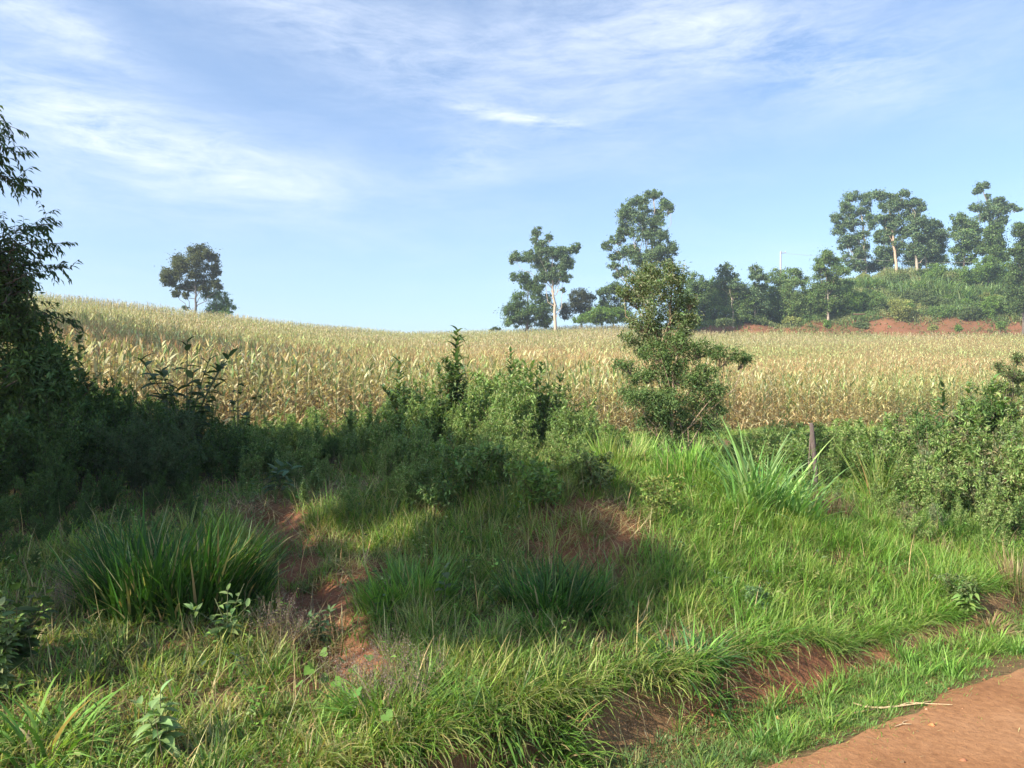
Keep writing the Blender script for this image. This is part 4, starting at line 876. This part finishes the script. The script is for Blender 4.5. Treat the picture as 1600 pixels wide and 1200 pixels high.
# hanging leafy branches at the upper left: tips of a larger tree outside the view
tree_O = big_tree('overhanging_tree', 'tree outside the left edge whose feathery branch tips hang into the sky', 'tree', G0(-330, 6.3), 6.3,
     [(-110, 190, 60, 45), (-120, 265, 50, 35), (-180, 180, 70, 60), (-180, 270, 70, 60), (-260, 150, 100, 90)],
     3500, [(-300, 500), (-260, 300), (-200, 200)], .05, .085, [[.05, .085, .03], [.065, .10, .04]], .25)
spray(tree_O, 6.3, [[(-90, 195), (-50, 175), (-15, 172), (10, 180)], [(-80, 210), (-30, 195), (-4, 192), (8, 202)], [(-90, 225), (-30, 212), (0, 214), (14, 226)], [(-90, 235), (-30, 226), (15, 228), (48, 238)], [(-80, 250), (-30, 242), (0, 244), (26, 258)],
                    [(-90, 262), (-30, 254), (-5, 258), (14, 272)], [(-80, 272), (-30, 262), (5, 268), (32, 284)], [(-80, 285), (-30, 274), (-8, 278), (0, 288)], [(-60, 165), (-35, 158), (-15, 160)]], .085, [[.06, .10, .035], [.08, .13, .045]])
# shade shrubs, lower left
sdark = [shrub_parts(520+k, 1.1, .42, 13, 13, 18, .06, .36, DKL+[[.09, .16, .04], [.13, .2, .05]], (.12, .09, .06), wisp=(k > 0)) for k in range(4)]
PD = {}
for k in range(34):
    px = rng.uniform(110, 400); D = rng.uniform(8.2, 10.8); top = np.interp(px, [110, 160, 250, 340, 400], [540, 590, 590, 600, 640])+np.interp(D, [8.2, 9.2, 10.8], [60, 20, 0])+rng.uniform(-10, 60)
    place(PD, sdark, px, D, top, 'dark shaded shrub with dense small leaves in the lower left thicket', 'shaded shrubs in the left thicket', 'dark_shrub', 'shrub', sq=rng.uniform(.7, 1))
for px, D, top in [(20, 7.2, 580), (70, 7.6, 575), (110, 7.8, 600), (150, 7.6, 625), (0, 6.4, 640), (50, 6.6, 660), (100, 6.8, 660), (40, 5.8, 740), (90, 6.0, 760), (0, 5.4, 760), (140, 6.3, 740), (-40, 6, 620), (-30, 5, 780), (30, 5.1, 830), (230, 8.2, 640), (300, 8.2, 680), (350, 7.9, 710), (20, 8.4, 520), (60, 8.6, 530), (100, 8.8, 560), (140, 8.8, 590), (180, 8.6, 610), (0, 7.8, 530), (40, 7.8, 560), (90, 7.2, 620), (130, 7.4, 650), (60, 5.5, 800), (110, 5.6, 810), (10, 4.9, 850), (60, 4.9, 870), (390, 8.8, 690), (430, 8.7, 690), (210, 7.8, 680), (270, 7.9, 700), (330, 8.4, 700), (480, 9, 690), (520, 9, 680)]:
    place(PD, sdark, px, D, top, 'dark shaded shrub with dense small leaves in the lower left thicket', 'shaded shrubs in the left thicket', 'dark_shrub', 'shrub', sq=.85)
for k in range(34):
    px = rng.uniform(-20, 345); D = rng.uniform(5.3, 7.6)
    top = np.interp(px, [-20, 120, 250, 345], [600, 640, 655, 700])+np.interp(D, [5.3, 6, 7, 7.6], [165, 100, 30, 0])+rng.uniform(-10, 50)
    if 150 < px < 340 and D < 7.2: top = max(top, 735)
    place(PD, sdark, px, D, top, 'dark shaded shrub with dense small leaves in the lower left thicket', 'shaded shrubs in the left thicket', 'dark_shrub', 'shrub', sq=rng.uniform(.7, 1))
# wispy broom bush
ws = shrub_parts(540, 1.0, .62, 46, 20, 22, .04, .16, [[.08, .13, .06], [.10, .15, .07]], (.12, .14, .07), wisp=True, thin=.004, twl=.3)
loc = G0(245, 7.0); shrub('broom_bush', 'rounded wispy dark bush of fine upright twigs behind the tall grass clump', 'bush', loc, ws, None, 0, (P(240, 618, 7)[2]-loc[2])*1.0)
# broad leaved plant
def broad_parts(seed, h, nst, nl, L, cols, stem=(.15, .18, .08), asp=.38, spread=.35, yellow=0):
    r = np.random.default_rng(seed); sg, lg = Geo(), Geo()
    for s in range(nst):
        a = r.uniform(0, 6.28); hh = h*(1 if s == 0 else r.uniform(.65, .95)); rr = 0 if s == 0 else spread*h*r.uniform(.4, 1)
        t = np.linspace(0, 1, 7)[:, None]; p3 = np.array([rr*math.cos(a), rr*math.sin(a), hh]); pts = t**1.0*p3*np.array([1, 1, 1]); pts[:, :2] *= t; pts[0, 2] -= .03
        tube(sg, pts, np.linspace(.009, .003, 7)*(h if h > .5 else .5), 5, stem)
        tt = np.sort(r.uniform(.15, 1, nl)); j = np.minimum((tt*6).astype(int), 5); fr = (tt*6-j)[:, None]; b = pts[j]*(1-fr)+pts[j+1]*fr
        aa_ = np.arange(nl)*2.4+r.normal(0, .3, nl)
        d = np.stack([np.cos(aa_), np.sin(aa_), r.uniform(-.25, .35, nl)+.9*(tt > .9)], 1); sz = L*(1.1-.5*tt)*r.uniform(.75, 1.15, nl)
        c = pick(cols, nl, None, .15, r)
        if yellow: c = np.where(r.random((nl, 1)) < yellow, vary([.45, .36, .06], nl, .1, .05, r), c)
        inst(lg, *BROAD, d, np.stack([0*tt, 0*tt, 1+0*tt], 1)+r.normal(size=(nl, 3))*.2, sz, sz*asp*2*.5*2*.5, b, c)
    return sg, lg
loc = G0(292, 8.8); shrub('broad_leaved_shrub', 'shaded shrub with large drooping grey green leaves in front of the corn', 'shrub', loc, broad_parts(701, P(290, 535, 8.8)[2]-loc[2], 9, 20, .26, [[.09, .13, .06], [.07, .11, .05]], spread=.42, asp=.45))
loc = G0(372, 9.0); shrub('broad_leaved_shrub', 'thin dark stem with rounded leaves right of the large leaved shrub', 'shrub', loc, broad_parts(702, P(372, 580, 9)[2]-loc[2], 3, 14, .17, [[.05, .08, .035], [.07, .11, .05]], spread=.25, asp=.6))
loc = gp(437, 775); shrub('broad_leaved_plant', 'small pale leafed plant at the head of the bare path', 'plant', loc, broad_parts(703, .34, 5, 7, .2, [[.11, .17, .08]], asp=.4, spread=.8))
loc = gp(250, 1185); shrub('broad_leaved_plant', 'pale sunlit leafy plant near the bottom edge left of centre', 'plant', loc, broad_parts(704, .26, 4, 13, .11, [[.30, .40, .16], [.22, .32, .11]], asp=.42, spread=.35))
loc = gp(355, 1010); shrub('broad_leaved_plant', 'leaning leafy weed with one yellow leaf beside the grass clump', 'plant', loc, broad_parts(705, .32, 6, 9, .10, [[.22, .32, .12], [.18, .27, .09]], asp=.36, spread=.6, yellow=.05))
loc = gp(695, 960); shrub('broad_leaved_plant', 'single stem with few oval leaves in the shaded grass at centre', 'plant', loc, broad_parts(706, .30, 1, 7, .11, [[.12, .17, .07]], asp=.55, spread=.2))
loc = gp(500, 1010); shrub('broad_leaved_plant', 'narrow leaved herb at the right edge of the lower bare path', 'plant', loc, broad_parts(707, .22, 4, 12, .09, [[.13, .2, .08]], asp=.3, spread=.4))
loc = gp(1510, 965); shrub('broad_leaved_plant', 'green leafy herb on the bank near the right end of the verge', 'plant', loc, broad_parts(708, .26, 7, 16, .11, [[.18, .3, .08], [.22, .32, .10]], asp=.26, spread=.55))
# heart-shaped vine leaves
g1, g2 = Geo(), Geo(); hv = []
c0 = gp(530, 1120); e = empty('leafy_vine', c0, 'creeping vine with bright heart shaped leaves in the lower grass', 'vine'); n = 22
th = np.linspace(0, 2*np.pi, 13)[:-1]; hx_ = np.sin(th)**3*.52; hy_ = (13*np.cos(th)-5*np.cos(2*th)-2*np.cos(3*th)-np.cos(4*th))/30*-1+.4
HEART = (np.vstack([[0, .35, -.03], np.stack([hx_, hy_, np.abs(hx_)*.12], 1)]), np.array([[0, 1+i, 1+(i+1) % 12] for i in range(12)]))
pts = []
for px, py in [(480, 1085), (487, 1095), (512, 1058), (530, 1065), (548, 1078), (556, 1075), (470, 1110), (500, 1090), (520, 1100), (545, 1120), (565, 1135), (575, 1060), (640, 1150), (600, 1170)]: pts.append(gp(px, py)+[0, 0, rng.uniform(.09, .15)])
pts = np.array(pts)-c0; n = len(pts); az_ = rng.uniform(0, 6.28, n); d = np.stack([np.cos(az_), np.sin(az_), -.5+0*az_], 1)
inst(g1, *HEART, d, np.array([0, -.8, 1.])+rng.normal(size=(n, 3))*.25, .055, .055, pts, vary([.16, .27, .06], n, .12))
tubes3(g2, pts*[1, 1, .1]+rng.normal(size=(n, 3))*[.02, .02, 0], pts, .0015, .001, [.12, .18, .05]); tube(g2, np.array(sorted((pts*[1, 1, .3]).tolist())), .002, 4, (.12, .18, .05))
g1.build('foliage', M_LEAF, e); g2.build('stem', M_STEM, e)
# bottom-left near shrub
loc = gp(5, 1190); loc = G0(-8, 3.25)
shrub('leafy_shrub', 'close shrub with sunlit broad leaf tips at the lower left corner', 'shrub', loc, broad_parts(711, P(10, 930, 3.25)[2]-loc[2], 12, 30, .085, [[.22, .30, .10], [.16, .24, .07], [.30, .36, .16]], stem=(.18, .12, .07), asp=.55, spread=.24))
loc = G0(30, 3.5); shrub('leafy_shrub', 'lower broad leaved shrub partly behind the lower left corner shrub', 'shrub', loc, broad_parts(712, .42, 9, 14, .1, [[.07, .12, .035], [.1, .15, .05]], stem=(.15, .12, .07), asp=.6, spread=.45))

# grass clumps that stand out as plants of their own
def clump(name, label, loc, h, r0, n, w_, cols, lean=.25, bend=(.3, 1.2), group=None, mat=None, segs=5, cat='grass clump', dry=.05):
    e = empty(name, loc, label, cat, group); g = Geo(); ph = rng.uniform(0, 6.28, n); rr = r0*np.sqrt(rng.random(n))
    ns_ = max(4, int(n/70)); sx_, sy_ = r0*rng.normal(0, .5, ns_), r0*rng.normal(0, .5, ns_); si = rng.integers(0, ns_, n); slen = rng.uniform(.55, 1.1, ns_); stone = np.exp(rng.normal(0, .16, ns_))
    if n > 200: bx, by = sx_[si]+rng.normal(0, r0*.16, n), sy_[si]+rng.normal(0, r0*.16, n); ph = np.arctan2(by-sy_[si]*.4, bx-sx_[si]*.4)
    else: bx, by = rr*np.cos(ph), rr*np.sin(ph); slen[:] = 1
    base = np.stack([bx, by, H(bx+loc[0], by+loc[1])-loc[2]-.02], 1)
    rr = np.minimum(np.hypot(bx, by), r0); h = h*slen[si]
    c = pick(cols, n, None, .18)*stone[si][:, None]; c = np.where(rng.random((n, 1)) < dry, vary(STRAW, n), c); az_ = ph+rng.normal(0, .8, n)
    blades(g, base, h*rng.uniform(.5, 1.05, n), w_*rng.uniform(.6, 1.25, n), az_, np.abs(rng.normal(0, lean, n))+rr/r0*lean*.7, rng.uniform(*bend, n), c, segs, np.clip(c*1.25, 0, .6), rng.uniform(-.6, .6, n))
    g.build('foliage', mat or M_GRASS, e); return e
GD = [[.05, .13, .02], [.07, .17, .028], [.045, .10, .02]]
GCN = 'tall green grass clumps'
clump('grass_clump', 'large rounded clump of deep green grass in the shade left of the bare path', gp(255, 955), .66, .35, 1400, .014, GD, .20, (.1, 1.1), GCN, dry=.08)
clump('grass_clump', 'right shoulder of sunlit grass between the big clump and bare path', gp(370, 950), .42, .25, 600, .011, GD+[GB], .3, (.3, 1.2), GCN)
clump('grass_clump', 'shaded grass clump in the middle of the bank', gp(860, 960), .42, .30, 800, .011, GD+[GA], .3, (.3, 1.3), GCN)
clump('grass_clump', 'half lit upright grass clump right of the dry weeds patch', gp(640, 940), .38, .24, 600, .010, [GA, GB], .25, (.2, 1.1), GCN)
clump('grass_clump', 'drooping wide bladed grass clump above the cut bank at lower centre', gp(850, 1120), .34, .22, 480, .013, [GA, GB], .5, (.6, 1.8), GCN)
clump('grass_clump', 'dense grass clump below the shaded one near the lower centre', gp(620, 1110), .32, .2, 420, .011, [GA, GB], .4, (.5, 1.5), GCN)
clump('grass_clump', 'wide bladed grass clump arching over the cut near the road', gp(1080, 1050), .34, .25, 520, .010, [GA, BLUE], .6, (.6, 1.8), GCN)
clump('grass_clump', 'wide bladed grass clump at the bottom left corner', gp(60, 1190), .40, .16, 150, .015, [GB, GA], .5, (.8, 1.9), GCN)
clump('grass_clump', 'thick grass clump left of the dark gap in the right thicket', gp(1385, 835), .42, .3, 800, .010, [GA, GB], .5, (.5, 1.6), GCN)
clump('grass_clump', 'dark green fine grass clump beside the dark gap on the right', gp(1490, 850), .45, .22, 800, .006, [[.05, .10, .02], GA], .25, (.3, 1.0), GCN)
clump('grass_clump', 'tall pale grass tuft standing in the right thicket', G0(1370, 8.6), .85, .14, 160, .010, [GB, GC], .2, (.2, .8), GCN)
clump('grass_clump', 'pale grass tuft behind the brown withered weeds', G0(1345, 7.6), .55, .16, 260, .008, [GB, GC, GA], .3, (.3, 1.3), GCN)
clump('grass_clump', 'arching grass clump at the right edge of the thicket foot', gp(1560, 880), .4, .25, 500, .008, [GB, GA], .4, (.4, 1.6), GCN)
clump('grass_clump', 'feathery grass tuft on the crest left of the young tree', gp(960, 735), .55, .3, 500, .012, [GB, GC], .2, (.2, .8), GCN)
clump('grass_clump', 'fresh grass tuft on the crest right below the young tree', gp(1080, 745), .45, .35, 700, .012, [GB, GB, GA], .15, (.2, .7), GCN)
# elephant grass
EG = [[.21, .36, .11], [.27, .40, .14], [.16, .30, .08]]
clump('cane_clump', 'tall fan of broad pale green cane leaves on the bank crest', gp(1190, 800), .92, .18, 130, .021, EG, .24, (.3, 1.5), 'broad bladed cane clumps on the crest', segs=6, cat='cane grass', dry=0)
clump('cane_clump', 'smaller broad bladed cane fan right of the tall one beside the post', gp(1247, 815), .74, .16, 100, .019, EG, .28, (.3, 1.6), 'broad bladed cane clumps on the crest', segs=6, cat='cane grass', dry=0)
clump('cane_clump', 'low left cane fan next to the tall one', gp(1158, 800), .62, .15, 80, .018, EG, .32, (.3, 1.6), 'broad bladed cane clumps on the crest', segs=6, cat='cane grass', dry=0)
# dried weeds and red stems
BRN = [[.17, .10, .06], [.22, .14, .08], [.12, .08, .05], [.28, .2, .11]]
clump('dry_weed', 'brown withered weed patch right of the post', gp(1300, 820), .42, .17, 500, .006, BRN, .15, (.0, .5), 'dry brown weed patches', M_DRY, 3, 'dry weed', 0)
clump('dry_weed', 'pale dry stalks below the right thicket', gp(1460, 865), .26, .16, 240, .005, [STRAW, BRN[3]], .35, (.0, .6), 'dry brown weed patches', M_DRY, 3, 'dry weed', 0)
clump('dry_weed', 'dry stalks at the right edge above the verge', gp(1592, 935), .42, .10, 140, .005, [STRAW, BRN[3], BRN[0]], .2, (.0, .5), 'dry brown weed patches', M_DRY, 3, 'dry weed', 0)
clump('dry_weed', 'drooping dead grass on the small cut near the right end', gp(1545, 985), .22, .12, 260, .005, [STRAW, BRN[3]], .8, (.5, 1.5), 'dry brown weed patches', M_DRY, 3, 'dry weed', 0)
clump('dry_weed', 'yellow dry tuft at the top right of the bare path', gp(540, 800), .30, .15, 300, .006, [STRAW, GC], .4, (.3, 1.2), 'dry brown weed patches', M_DRY, 3, 'dry weed', 0)
clump('dry_weed', 'yellowed weed standing among the weeds left of centre', G0(765, 8.3), .55, .12, 160, .012, [[.34, .30, .12], GC], .4, (.3, 1.2), 'dry brown weed patches', M_DRY, 4, 'dry weed', 0)
# purple-grey seed heads
def seed_patch(label, loc, r0, n, h):
    e = empty('seed_grass', loc, label, 'seed grass', 'hazy seed head grass patches'); g, g2 = Geo(), Geo()
    ph = rng.uniform(0, 6.28, n); rr = r0*np.sqrt(rng.random(n)); bx, by = rr*np.cos(ph), rr*np.sin(ph); bz = H(bx+loc[0], by+loc[1])-loc[2]
    tips = np.stack([bx+rng.normal(0, .05, n), by+rng.normal(0, .05, n), bz+h*rng.uniform(.6, 1.1, n)], 1)
    tubes3(g, np.stack([bx, by, bz], 1), tips, .0012, .0007, [.25, .2, .12])
    k = 26; i = np.repeat(np.arange(n), k); q = rng.random((n*k, 1)); pos = tips[i]-(tips[i]-np.stack([bx, by, bz], 1)[i])*q*.45+rng.normal(size=(n*k, 3))*.012
    inst(g2, *DIAM, rdir(n*k, .2), rdir(n*k), .008, .0035, pos, pick([[.24, .17, .15], [.32, .25, .2], [.17, .12, .11]], n*k))
    g2.build('seed_head', M_DRY, e); g.build('stem', M_STEM, e)
seed_patch('purplish grey seed head haze in the lower middle grass', gp(600, 1090), .28, 150, .2)
seed_patch('small purplish seed head haze left of the lower bare path', gp(440, 1000), .16, 60, .22)
seed_patch('brownish seed head haze near the left grass clump foot', gp(110, 960), .16, 60, .26)
# small leafy shrubs on the bank
sm = [shrub_parts(560+k, 1.0, .6, 12, 8, 12, .11, .34, YG+MG, (.2, .14, .08)) for k in range(2)]
def small(px, py, h, lab, cols=None):
    shrub('small_shrub', lab, 'shrub', gp(px, py), sm[0] if cols is None else shrub_parts(int(px), 1.0, .6, 12, 8, 12, .11, .34, cols, (.2, .14, .08)), 'small shrubs on the bank', None, h)
small(845, 800, .55, 'fresh green small shrub above the straw patch')
small(735, 775, .6, 'shaded green shrub behind the central grass', MG)
small(1035, 815, .42, 'yellowish green shrub left of the broad cane', YL+YG)
small(690, 800, .45, 'dark green shrub in the deepest central shade', DKL+MG)
small(1495, 950, .3, 'low leafy shrub at the right end of the grassy bank', OL)
small(930, 775, .45, 'grey green shrub behind the straw patch', OL)
small(20, 760, .7, 'light green feathery shrub at the left edge catching light', YG)
small(75, 790, .55, 'small green shrub with light leaves under the left tree', YG+MG)
small(1180, 960, .22, 'blue green low shrub on the sunny bank face', [[.14, .24, .10], [.18, .28, .12]])

# herbs scattered among the grass: too many to count
g = Geo(); n = 2600; x, y, u, v = field_pts(n, -3, 9.5, 3.0, 8.5); ok = inview(x, y) & (rng.random(n) < (1-bare(x, y))*(.25+.75*(vnoise(x*1.2, y*1.2, 120) > .5))); x, y = x[ok], y[ok]; n = len(x)
k = 13; i = np.repeat(np.arange(n), k); hh = rng.uniform(.05, .22, n); zz = rng.random(n*k); pos = np.stack([x[i]+rng.normal(0, .02, n*k), y[i]+rng.normal(0, .02, n*k), H(x, y)[i]+hh[i]*zz], 1)
a = rng.uniform(0, 6.28, n*k); inst(g, *LEAF, np.stack([np.cos(a), np.sin(a), rng.uniform(-.2, .7, n*k)], 1), np.array([0, 0, 1.])+rng.normal(size=(n*k, 3))*.3, rng.uniform(.02, .055, n*k), rng.uniform(.008, .024, n*k), pos, pick([GA, GB, GC, [.09, .14, .06]], n)[i]*np.exp(rng.normal(size=(n*k, 1))*.15))
tag(g.build('ground_cover', M_LEAF), 'small leafy herbs growing through the grass of the bank', 'herbs', kind='stuff')

# post, clay mound, twigs
M_WOOD = bark_mat('weathered_wood', 40)
loc = G0(1272, 8.6); e = empty('fence_post', loc, 'weathered grey wooden post standing in the weeds beside the cane', 'fence post'); hh = P(1272, 662, 8.6)[2]-loc[2]
g = Geo(); tube(g, [[0, 0, -.1], [.01, 0, hh*.4], [-.02, 0, hh*.8], [-.035, 0, hh], [-.036, 0, hh+.01]], [.032, .03, .028, .024, .003], 8, (.13, .10, .09)); g.build('post', M_WOOD, e)
g = Geo(); tube(g, [[-.045, 0, hh*.86], [-.055, .02, hh*.5], [-.05, .02, .0]], [.010, .012, .014], 6, (.18, .14, .12)); g.build('brace', M_WOOD, e)
loc = gp(805, 752); g = Geo(); th = np.linspace(0, 6.283, 17)[:-1]; rings = [(1, 0), (.95, .4), (.75, .75), (.4, .95), (.02, 1)]
vv_ = np.array([[loc[0]+r_*.11*math.cos(t_)*(1+.15*math.sin(3*t_)), loc[1]+r_*.09*math.sin(t_), loc[2]-.03+z_*.10] for r_, z_ in rings for t_ in th])
g.add(vv_, [[i*16+j, i*16+(j+1) % 16, (i+1)*16+(j+1) % 16, (i+1)*16+j] for i in range(4) for j in range(16)], (.48, .23, .12)); tag(g.build('clay_clod', M_SOIL, smooth_=True), 'orange clay clod showing behind the small green shrub', 'clod')
g = Geo()
def rp(px, py): q = gp(px, py); q[2] += .012; return q
tube(g, [rp(1262, 1132), rp(1310, 1122), rp(1355, 1115), rp(1380, 1108)], [.003, .005, .005, .003], 5, (.36, .24, .13))
tube(g, [rp(1332, 1103), rp(1352, 1109), rp(1372, 1111), rp(1400, 1108), rp(1435, 1104), rp(1488, 1105)], [.003, .005, .006, .005, .004, .002], 5, (.62, .47, .28))
tube(g, [rp(1400, 1108), rp(1420, 1102), rp(1438, 1103), rp(1455, 1100)], [.004, .003, .003, .002], 5, (.6, .45, .27))
tube(g, [rp(1352, 1109), rp(1365, 1100), rp(1390, 1101)], [.003, .003, .001], 5, (.6, .45, .27))
tag(g.build('dry_twig', M_STEM), 'pale forked dry twig lying on the earth road near the verge', 'twig')
g = Geo(); tube(g, [rp(1398, 1140), rp(1410, 1135), rp(1424, 1136)], [.002, .004, .002], 5, (.6, .45, .27)); tube(g, [rp(1410, 1135), rp(1412, 1132), rp(1420, 1131)], [.003, .002, .001], 5, (.6, .45, .27))
tag(g.build('dry_twig', M_STEM), 'short dry twig on the road below the forked one', 'twig')
lg_ = P(1343, 491, 106.5); g = Geo(); tube(g, [lg_+[-.9, 0, 0], lg_, lg_+[.8, .1, .02]], [.09, .11, .08], 7, (.2, .13, .09)); tag(g.build('fallen_log', M_BARK), 'fallen brown log on top of the red bank', 'log')

# ------------------------------------------------------------------ trees beyond the left edge and behind, which cast the shade
def wtree(label, x, y, blobs, n, tr=.12, leaf=.15, name='roadside_tree', group='roadside trees left of the view'):
    z0 = float(H(x, y)); e = empty(name, (x, y, z0), label, 'tree', group); tg, lg = Geo(), Geo()
    top = max(b[2]+b[5]*.5 for b in blobs); pts = arc([0, 0, 0], [0, 0, top*.85], 0, 8, .01); tube(tg, pts, np.linspace(tr, tr*.25, 8), 8, (.25, .2, .15))
    tot = sum(b[3]*b[4]*b[5] for b in blobs)
    for bx, by, bz, rx, ry, rz in blobs:
        c = np.array([bx, by, bz]); j = int(np.clip(bz/top*7*.7, 1, 6)); tube(tg, arc(pts[j], c, -.05, 5), np.linspace(tr*.4, tr*.1, 5), 5, (.25, .2, .15))
        npf = 12; pc = c+norm(rng.normal(size=(npf, 3)))*rng.random((npf, 1))**.4*np.array([rx, ry, rz])*.85; m_ = int(1.8*n*rx*ry*rz/tot/npf)+1
        tubes3(tg, np.repeat(c[None], npf, 0), pc, .02, .005, [.2, .17, .12])
        for q in pc:
            s = norm(rng.normal(size=(m_, 3))); pos = q+s*rng.random((m_, 1))**.5*min(rx, ry, rz)*.5
            inst(lg, *LEAF, norm(s+rng.normal(size=(m_, 3))), norm(rng.normal(size=(m_, 3))+[0, 0, .6]), leaf*rng.uniform(.7, 1.2, m_), leaf*.45, pos, pick(DKL+MG[:1], m_))
    lg.build('crown', M_LEAF, e); tg.build('trunk', M_BARK, e)
SHADE = [
    ('roadside tree behind the viewer whose crown shades the middle of the bank', -6.25, 1.0, [(0, 0, 5.5, .8, .8, .7), (.5, -.2, 5.0, .7, .7, .5), (-.3, .3, 6.1, .7, .7, .5), (.2, .5, 5.6, .6, .6, .5), (.6, -.5, 5.0, .6, .6, .5), (.75, -.2, 5.4, .5, .5, .4)], 9000),
    ('taller roadside tree left of the viewer shading the weeds at the crest', -9.0, 2.3, [(0, 0, 7, 1.0, 1.0, .8), (.8, .2, 6.7, .8, .8, .7), (.9, -.8, 6.5, .7, .7, .6), (.2, -.7, 6.8, .8, .8, .6), (-.6, .4, 6.4, .9, .9, .8), (-.2, 1.0, 6.6, .9, .9, .7)], 7500),
    ('spreading roadside tree beyond the left edge shading the weeds at left', -9.4, 4.4, [(0, 0, 6, 1.2, 1.2, .9), (-1, .6, 5.4, 1.1, 1.1, .9), (.9, .6, 6.4, .9, .9, .7), (0, 0, 4.6, 1, 1, .8)], 9000),
    ('bushy roadside tree beyond the left edge shading the big grass clump', -7.2, 3.9, [(0, 0, 2.6, 1.2, 1.2, 1.0), (.5, .5, 3.4, 1.1, 1.1, .9), (-.5, -.3, 3.6, 1.0, 1.0, .8)], 9000),
    ('dense roadside tree near the left edge shading the left half of the big clump', -7.0, 1.85, [(0, 0, 3.8, .95, .95, .8), (-.3, .4, 3.2, .8, .8, .7), (-.6, .3, 4.4, .8, .8, .6), (-.9, 0, 3.8, .8, .8, .7)], 9500),
    ('tall roadside tree beyond the left edge shading the lower field', -13.5, 9.5, [(0, 0, 5, 2, 2, 1.6), (1, .5, 6.4, 1.6, 1.6, 1.2), (-1, 0, 6.6, 1.6, 1.6, 1.2), (0, 0, 3.4, 1.8, 1.8, 1.2)], 9000),
    ('low roadside tree left of the viewer dappling the nearest grass', -5.4, .4, [(0, 0, 2.1, .5, .5, .4), (-.3, .2, 2.6, .4, .4, .35)], 700),
]
for s in SHADE: wtree(*s)
for k, (tx, ty, r_) in enumerate([(-9.0, 24, 2.0), (-12.5, 27.5, 2.6), (-16.5, 32, 3.0), (-21, 37, 3.4), (-26.5, 43, 3.8)]):
    h_ = 8.0+.3*k; kx, ky = -sun_dir[0]/sun_dir[2], -sun_dir[1]/sun_dir[2]; x, y = tx-kx*h_, ty-ky*h_
    zc = float(H(tx, ty))+CORN_H+h_-float(H(x, y))
    wtree(['first', 'second', 'third', 'fourth', 'fifth'][k]+' tall tree in the row beyond the left edge shading the corn slope', x, y, [(0, 0, zc, r_, r_, 1.8), (r_*.5, r_*.3, zc+1.2, r_*.7, r_*.7, 1.3), (-r_*.5, -r_*.5, zc-1, r_*.8, r_*.8, 1.3), (r_*.3, -r_*.6, zc, r_*.8, r_*.8, 1.3)], 26000, .16, .32)

# ------------------------------------------------------------------ haze
hz = bpy.data.materials.new('haze'); hz.use_nodes = True; ht = hz.node_tree; ht.nodes.clear()
ho = ht.nodes.new('ShaderNodeOutputMaterial'); hv_ = ht.nodes.new('ShaderNodeVolumePrincipled')
hv_.inputs['Color'].default_value = (.80, .90, 1.0, 1); hv_.inputs['Density'].default_value = 0.0010; hv_.inputs['Anisotropy'].default_value = .3
ht.links.new(hv_.outputs[0], ho.inputs['Volume'])
g = Geo(); X0, X1, Y0, Y1, Z0, Z1 = -950, 950, -950, 1050, -70, 60
g.add([[x, y, z] for z in (Z0, Z1) for y in (Y0, Y1) for x in (X0, X1)], [[0, 2, 3, 1], [4, 5, 7, 6], [0, 1, 5, 4], [2, 6, 7, 3], [0, 4, 6, 2], [1, 3, 7, 5]], (1, 1, 1))
tag(g.build('haze', hz), 'thin bluish haze over the field', 'haze', kind='stuff')
